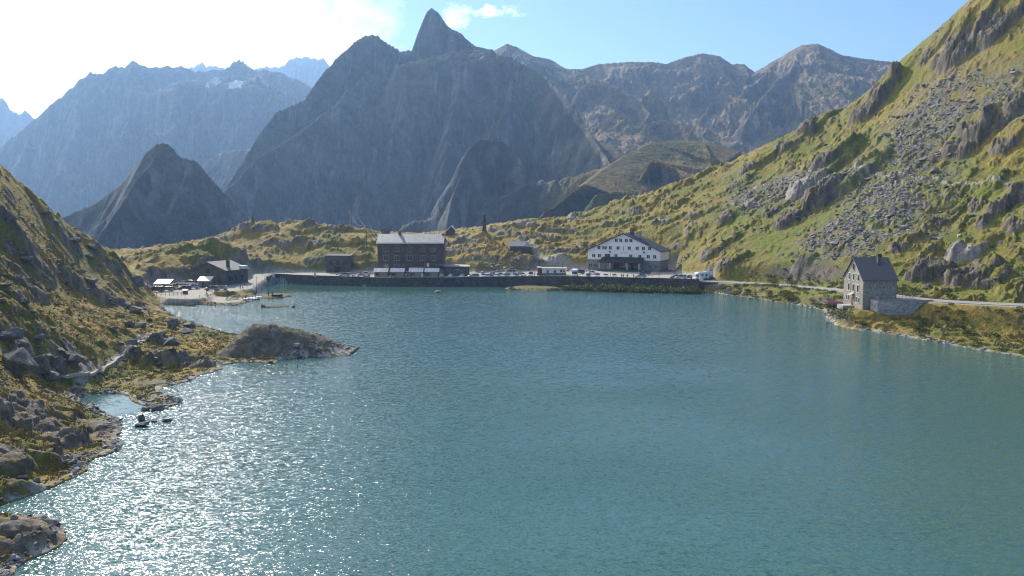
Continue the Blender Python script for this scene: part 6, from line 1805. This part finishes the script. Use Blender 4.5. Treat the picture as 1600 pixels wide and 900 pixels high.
for (px, py, w), (X, Y, Z) in zip(PL, hp):
    s = w * Y / FOC / 2
    o = bpy.data.objects.new('boulder', RV[rnd.randrange(9)]); COL.objects.link(o)
    o.scale = (s * rnd.uniform(.8, 1.25), s, s * rnd.uniform(.5, .85)); o.location = (X, Y, Z + s * .1); o.rotation_euler = (R(rnd.uniform(-12, 12)), R(rnd.uniform(-15, 15)), rnd.uniform(0, 6))
    zn = 'low on the right hillside just above the road' if py > 400 else 'on the right hillside above the white hotel' if px < 1230 else 'high on the right hillside above the trail' if py < 270 else 'below the trail on the right hillside'
    tag(o, ('large' if w > 8 else 'small') + ' grey boulder ' + zn, 'boulder', 'scattered boulders of the right hillside')

# worn footpath over the turf
fp = hits([(96, 595), (110, 592), (130, 587), (148, 581), (163, 575), (176, 568), (184, 561), (192, 556), (200, 548), (207, 543), (214, 537), (228, 530), (240, 525)])
fp = [tuple(v)[:2] for v in catmull([(a, c, 0) for a, c, _ in fp], 6)]
fl, fr = line_sides(fp, .34)
fz = [max(float(grid_z(np.array([q_[0]]), np.array([q_[1]]))[0]) for q_ in (a, c, e)) + .05 for a, c, e in zip(fl, fr, fp)]
tag(ribbon(fl, fr, fz, fz, [z - .5 for z in fz], 'footpath', mat('path_gravel', (.42, .37, .29), .95, .25, 1.5)), 'narrow worn footpath over the turf of the left shore', kind='structure')

# scree and shore stones: countless small rocks in one mesh each
def rock_field(name, XY, size, lab, m, seed=1, sink=.2):
    rs = np.random.RandomState(seed)
    base = []
    for i in range(6):
        me = rock_mesh(300 + i, 0, .7)
        base.append((np.array([v.co[:] for v in me.vertices], F32), np.array([p.vertices[:] for p in me.polygons], np.int32)))
    Vs, Fs = [], []; k = 0
    Z = grid_z(XY[:, 0], XY[:, 1])
    for i in range(len(XY)):
        bv, bf = base[rs.randint(6)]
        a = rs.uniform(0, 6.28); c, s = math.cos(a), math.sin(a); t = rs.uniform(-.35, .35)
        sc = size[i] * np.array([rs.uniform(.7, 1.3), rs.uniform(.6, 1.1), rs.uniform(.45, .9)], F32)
        p = bv * sc
        x = p[:, 0] * c - p[:, 1] * s; y = p[:, 0] * s + p[:, 1] * c; z = p[:, 2] + x * t
        Vs.append(np.stack([x + XY[i, 0], y + XY[i, 1], z + Z[i] + size[i] * sink], 1)); Fs.append(bf + k); k += len(bv)
    me = np_mesh(name, np.concatenate(Vs), np.concatenate(Fs), None, False); me.materials.append(m)
    o = bpy.data.objects.new(name, me); COL.objects.link(o)
    return tag(o, lab, None, None, 'stuff')
rs = np.random.RandomState(3)
SZ = sc.ravel(); idx = np.flatnonzero((SZ > .45) & (YN.ravel() < 480))
wgt = (XN.ravel()[idx] ** 2 + YN.ravel()[idx] ** 2) ** .5 * SZ[idx]
pk = rs.choice(idx, 9500, p=wgt / wgt.sum())
XY = np.stack([XN.ravel()[pk], YN.ravel()[pk]], 1) + rs.uniform(-.6, .6, (len(pk), 2))
RS_ = rock_mat('scree_rock', (.15, .14, .13), (.34, .315, .285), (.20, .15, .125))
rock_field('scree', XY.astype(F32), np.clip(rs.lognormal(-1.45, .75, len(pk)), .10, 2.2), 'grey scree and blocks lying on the right hillside', RS_, 1, .02)
# left slope stones
am = (sd.ravel() > 1.0) & (XN.ravel() < -10) & (YN.ravel() < 300) & (flat.ravel() < .1)
idx = np.flatnonzero(am); dn = sstep(-.1, .35, fbm(XN.ravel()[idx] / 9, YN.ravel()[idx] / 9, 3, 777)) + .05
wgt = dn * (YN.ravel()[idx]) ** 1.2 * np.where(HN.ravel()[idx] < 9, .35, 1)
pk = rs.choice(idx, 3600, p=wgt / wgt.sum())
XY = np.stack([XN.ravel()[pk], YN.ravel()[pk]], 1) + rs.uniform(-.3, .3, (len(pk), 2))
rock_field('loose_stones', XY.astype(F32), np.clip(rs.lognormal(-1.75, .6, len(pk)), .06, .9), 'loose stones strewn over the left slope', RM, 2)
# stones along the waterline
am = (sd.ravel() > -.7) & (sd.ravel() < 2.2) & (flat.ravel() < .1) & (YN.ravel() < 330)
idx = np.flatnonzero(am); dn = sstep(-.15, .25, fbm(XN.ravel()[idx] / 12, YN.ravel()[idx] / 12, 2, 778)) + .08
wgt = dn * YN.ravel()[idx]
pk = rs.choice(idx, 3800, p=wgt / wgt.sum())
XY = np.stack([XN.ravel()[pk], YN.ravel()[pk]], 1) + rs.uniform(-.3, .3, (len(pk), 2))
rock_field('shore_stones', XY.astype(F32), np.clip(rs.lognormal(-1.45, .5, len(pk)), .08, .9), 'pale and grey stones along the waterline', rock_mat('shore_rock', (.16, .155, .145), (.38, .36, .33), (.17, .16, .10)), 4)
# rubble by the hotel and the road cut
RUB = [(560, 365, 7), (575, 372, 6), (548, 372, 5), (820, 378, 9), (895, 378, 7), (905, 372, 5), (1055, 372, 5), (770, 378, 8)]
XYl, Sl = [], []
for px, D, r in RUB:
    X = at(px, 400, D)[0]
    for _ in range(170):
        XYl.append((X + rs.normal(0, r * .55), D + rs.normal(0, r * .35))); Sl.append(float(np.clip(rs.lognormal(-1.0, .5), .15, 1.1)))
rock_field('rubble', np.array(XYl, F32), Sl, 'heaps of broken rock behind the car park', rock_mat('rubble_rock', (.24, .21, .19), (.42, .38, .34), (.30, .20, .16)), 6)

# ------------------------------------------------------------------ low vegetation
def leaf_mat(name, a, c):
    m = mat(name, a, .7, .25, 3.0, col2=c)
    return m
def leaves(name, pts, n_per, r, hgt, leaf, m, lab, seed=1, kind='stuff', cat=None, group=None, up=.6):
    """clumps of small leaf faces; pts = (x, y, z, scale)"""
    rs = np.random.RandomState(seed); Vs = []
    for (x, y, z, s_) in pts:
        n = int(n_per * s_)
        th = rs.uniform(0, 6.28, n); rr = np.sqrt(rs.uniform(0, 1, n)) * r * s_; hz = rs.uniform(0, 1, n) ** .8 * hgt * s_ * (1 - .55 * (rr / (r * s_)) ** 2)
        cx = x + rr * np.cos(th); cy = y + rr * np.sin(th); cz = z + hz
        a = rs.normal(0, 1, (n, 3)); a[:, 2] = np.abs(a[:, 2]) * up + .1; a /= np.linalg.norm(a, axis=1)[:, None]
        b_ = np.cross(a, rs.normal(0, 1, (n, 3))); b_ /= np.linalg.norm(b_, axis=1)[:, None]
        L = leaf * rs.uniform(.6, 1.4, n)[:, None]; C_ = np.stack([cx, cy, cz], 1)
        Vs.append(np.stack([C_ - b_ * L * .28, C_ + a * L * .5 , C_ + b_ * L * .28, C_ - a * L * .5], 1).reshape(-1, 3))
    V = np.concatenate(Vs); me = np_mesh(name, V, np.arange(len(V)).reshape(-1, 4), None, False); me.materials.append(m)
    o = bpy.data.objects.new(name, me); COL.objects.link(o)
    return tag(o, lab, cat, group, kind)
LG = leaf_mat('reed_leaf', (.10, .125, .022), (.19, .18, .04)); LB = leaf_mat('bush_leaf', (.075, .105, .022), (.16, .165, .035)); LP = leaf_mat('pink_flower', (.42, .13, .24), (.30, .16, .20)); LO = leaf_mat('bank_herb', (.12, .125, .03), (.20, .155, .06))
pts = []
for i in range(300):
    px = rs.uniform(876, 1092); py = np.interp(px, [876, 960, 1040, 1092], [451.6, 454.4, 456.6, 458]) + rs.uniform(-1.2, 1.6)
    X, Y, _ = atz(px, py, 0); pts.append((X, Y, -.05, rs.uniform(.35, 1.0) * (1.35 if rs.rand() < .2 else .85)))
leaves('reeds', pts, 170, 1.5, 2.5, .5, LG, 'green reeds and willow scrub at the foot of the quay wall', 1)
pts = []
for i in range(140):
    px = rs.uniform(796, 872); X, Y, _ = atz(px, rs.uniform(448, 453.5), 0.2); pts.append((X, Y, .2, rs.uniform(.4, .8)))
leaves('islet_grass', pts, 90, 1.2, .8, .35, LO, 'ochre grass on the islet below the wall', 2)
# bank between road and water
am = (sd.ravel() > .8) & (sd.ravel() < 34) & (XN.ravel() > 62) & (flat.ravel() < .3) & (YN.ravel() < 322) & (HN.ravel() < 7.5)
idx = np.flatnonzero(am); dn = sstep(-.2, .3, fbm(XN.ravel()[idx] / 7, YN.ravel()[idx] / 7, 3, 779)) + .12
wgt = dn * YN.ravel()[idx] ** 2
pk = rs.choice(idx, 900, p=wgt / wgt.sum())
pts = [(float(XN.ravel()[i]), float(YN.ravel()[i]), float(HN.ravel()[i]) - .1, float(rs.uniform(.35, 1.0))) for i in pk if not (90 < XN.ravel()[i] < 113 and 216 < YN.ravel()[i] < 237)]
leaves('bank_shrubbery', pts[::2], 120, 1.3, .95, .34, LB, 'low green shrubbery on the bank below the road', 3)
leaves('bank_herbs', pts[1::2], 120, 1.3, .8, .32, LO, 'ochre herbs and grass on the bank below the road', 4)
for (px, py, s_, lab) in ((1228, 466, 1.9, 'round green bush on the bank near the shore left of the house'), (1240, 470, 1.4, 'smaller green bush right of the round one on the bank'), (1130, 452, 1.3, 'low green bush near the start of the road'),
                          (1322, 500, 1.8, 'green bush at the corner of the bank below the stone house'), (1312, 494, 1.5, 'green bush under the pink flowers on the bank')):
    X, Y, Z = hits([(px, py)])[0]
    t = thing('bush', lab, 'bush', (X, Y, Z), 0, 'green bushes on the lake bank')
    o = leaves('foliage', [(0, 0, 0, s_)], 420, 1.35, 1.5, .34, LB, None, int(px), None); o.parent = t
    mb = MB()
    for k in range(5): mb.tube([(0, 0, -.1), (.3 * s_ * math.cos(k * 1.3), .3 * s_ * math.sin(k * 1.3), .7 * s_)], [.05, .02], 5)
    mb.build('stem', M_['wood'], t)
X, Y, Z = hits([(1303, 481)])[0]
t = thing('flowering_bush', 'patch of pink flowering willowherb left of the stone house', 'bush', (X, Y, Z))
o = leaves('foliage', [(0, 0, 0, 1.6), (1.4, .6, 0, 1.3), (-1.2, .3, 0, 1.2)], 380, 1.3, 1.0, .3, LB, None, 7, None); o.parent = t
o = leaves('blossom', [(0, 0, .7, 1.5), (1.4, .6, .7, 1.2), (-1.1, .3, .6, 1.1)], 420, 1.25, .9, .22, LP, None, 8, None); o.parent = t
# turf tufts of the near slope
am = (sd.ravel() > 1.0) & (XN.ravel() < 0) & (YN.ravel() < 215) & (bare.ravel() < .3)
idx = np.flatnonzero(am); wgt = YN.ravel()[idx] ** 1.3
pk = rs.choice(idx, 5200, p=wgt / wgt.sum())
pts = [(float(XN.ravel()[i]), float(YN.ravel()[i]), float(HN.ravel()[i]) - .03, float(rs.uniform(.4, 1.1))) for i in pk]
leaves('grass', pts[::3], 26, .55, .30, .26, leaf_mat('ochre_grass', (.30, .21, .05), (.24, .18, .045)), 'ochre grass tufts on the left slope', 11, up=1.5)
leaves('heather', pts[1::3], 26, .6, .34, .22, leaf_mat('olive_grass', (.16, .14, .032), (.22, .19, .04)), 'olive grass and dwarf shrubs on the left slope', 12, up=1.2)
leaves('dwarf_shrubbery', pts[2::3], 26, .7, .30, .22, leaf_mat('rust_shrub', (.085, .085, .022), (.14, .075, .03)), 'dark green and rusty dwarf shrubs on the left slope', 13)
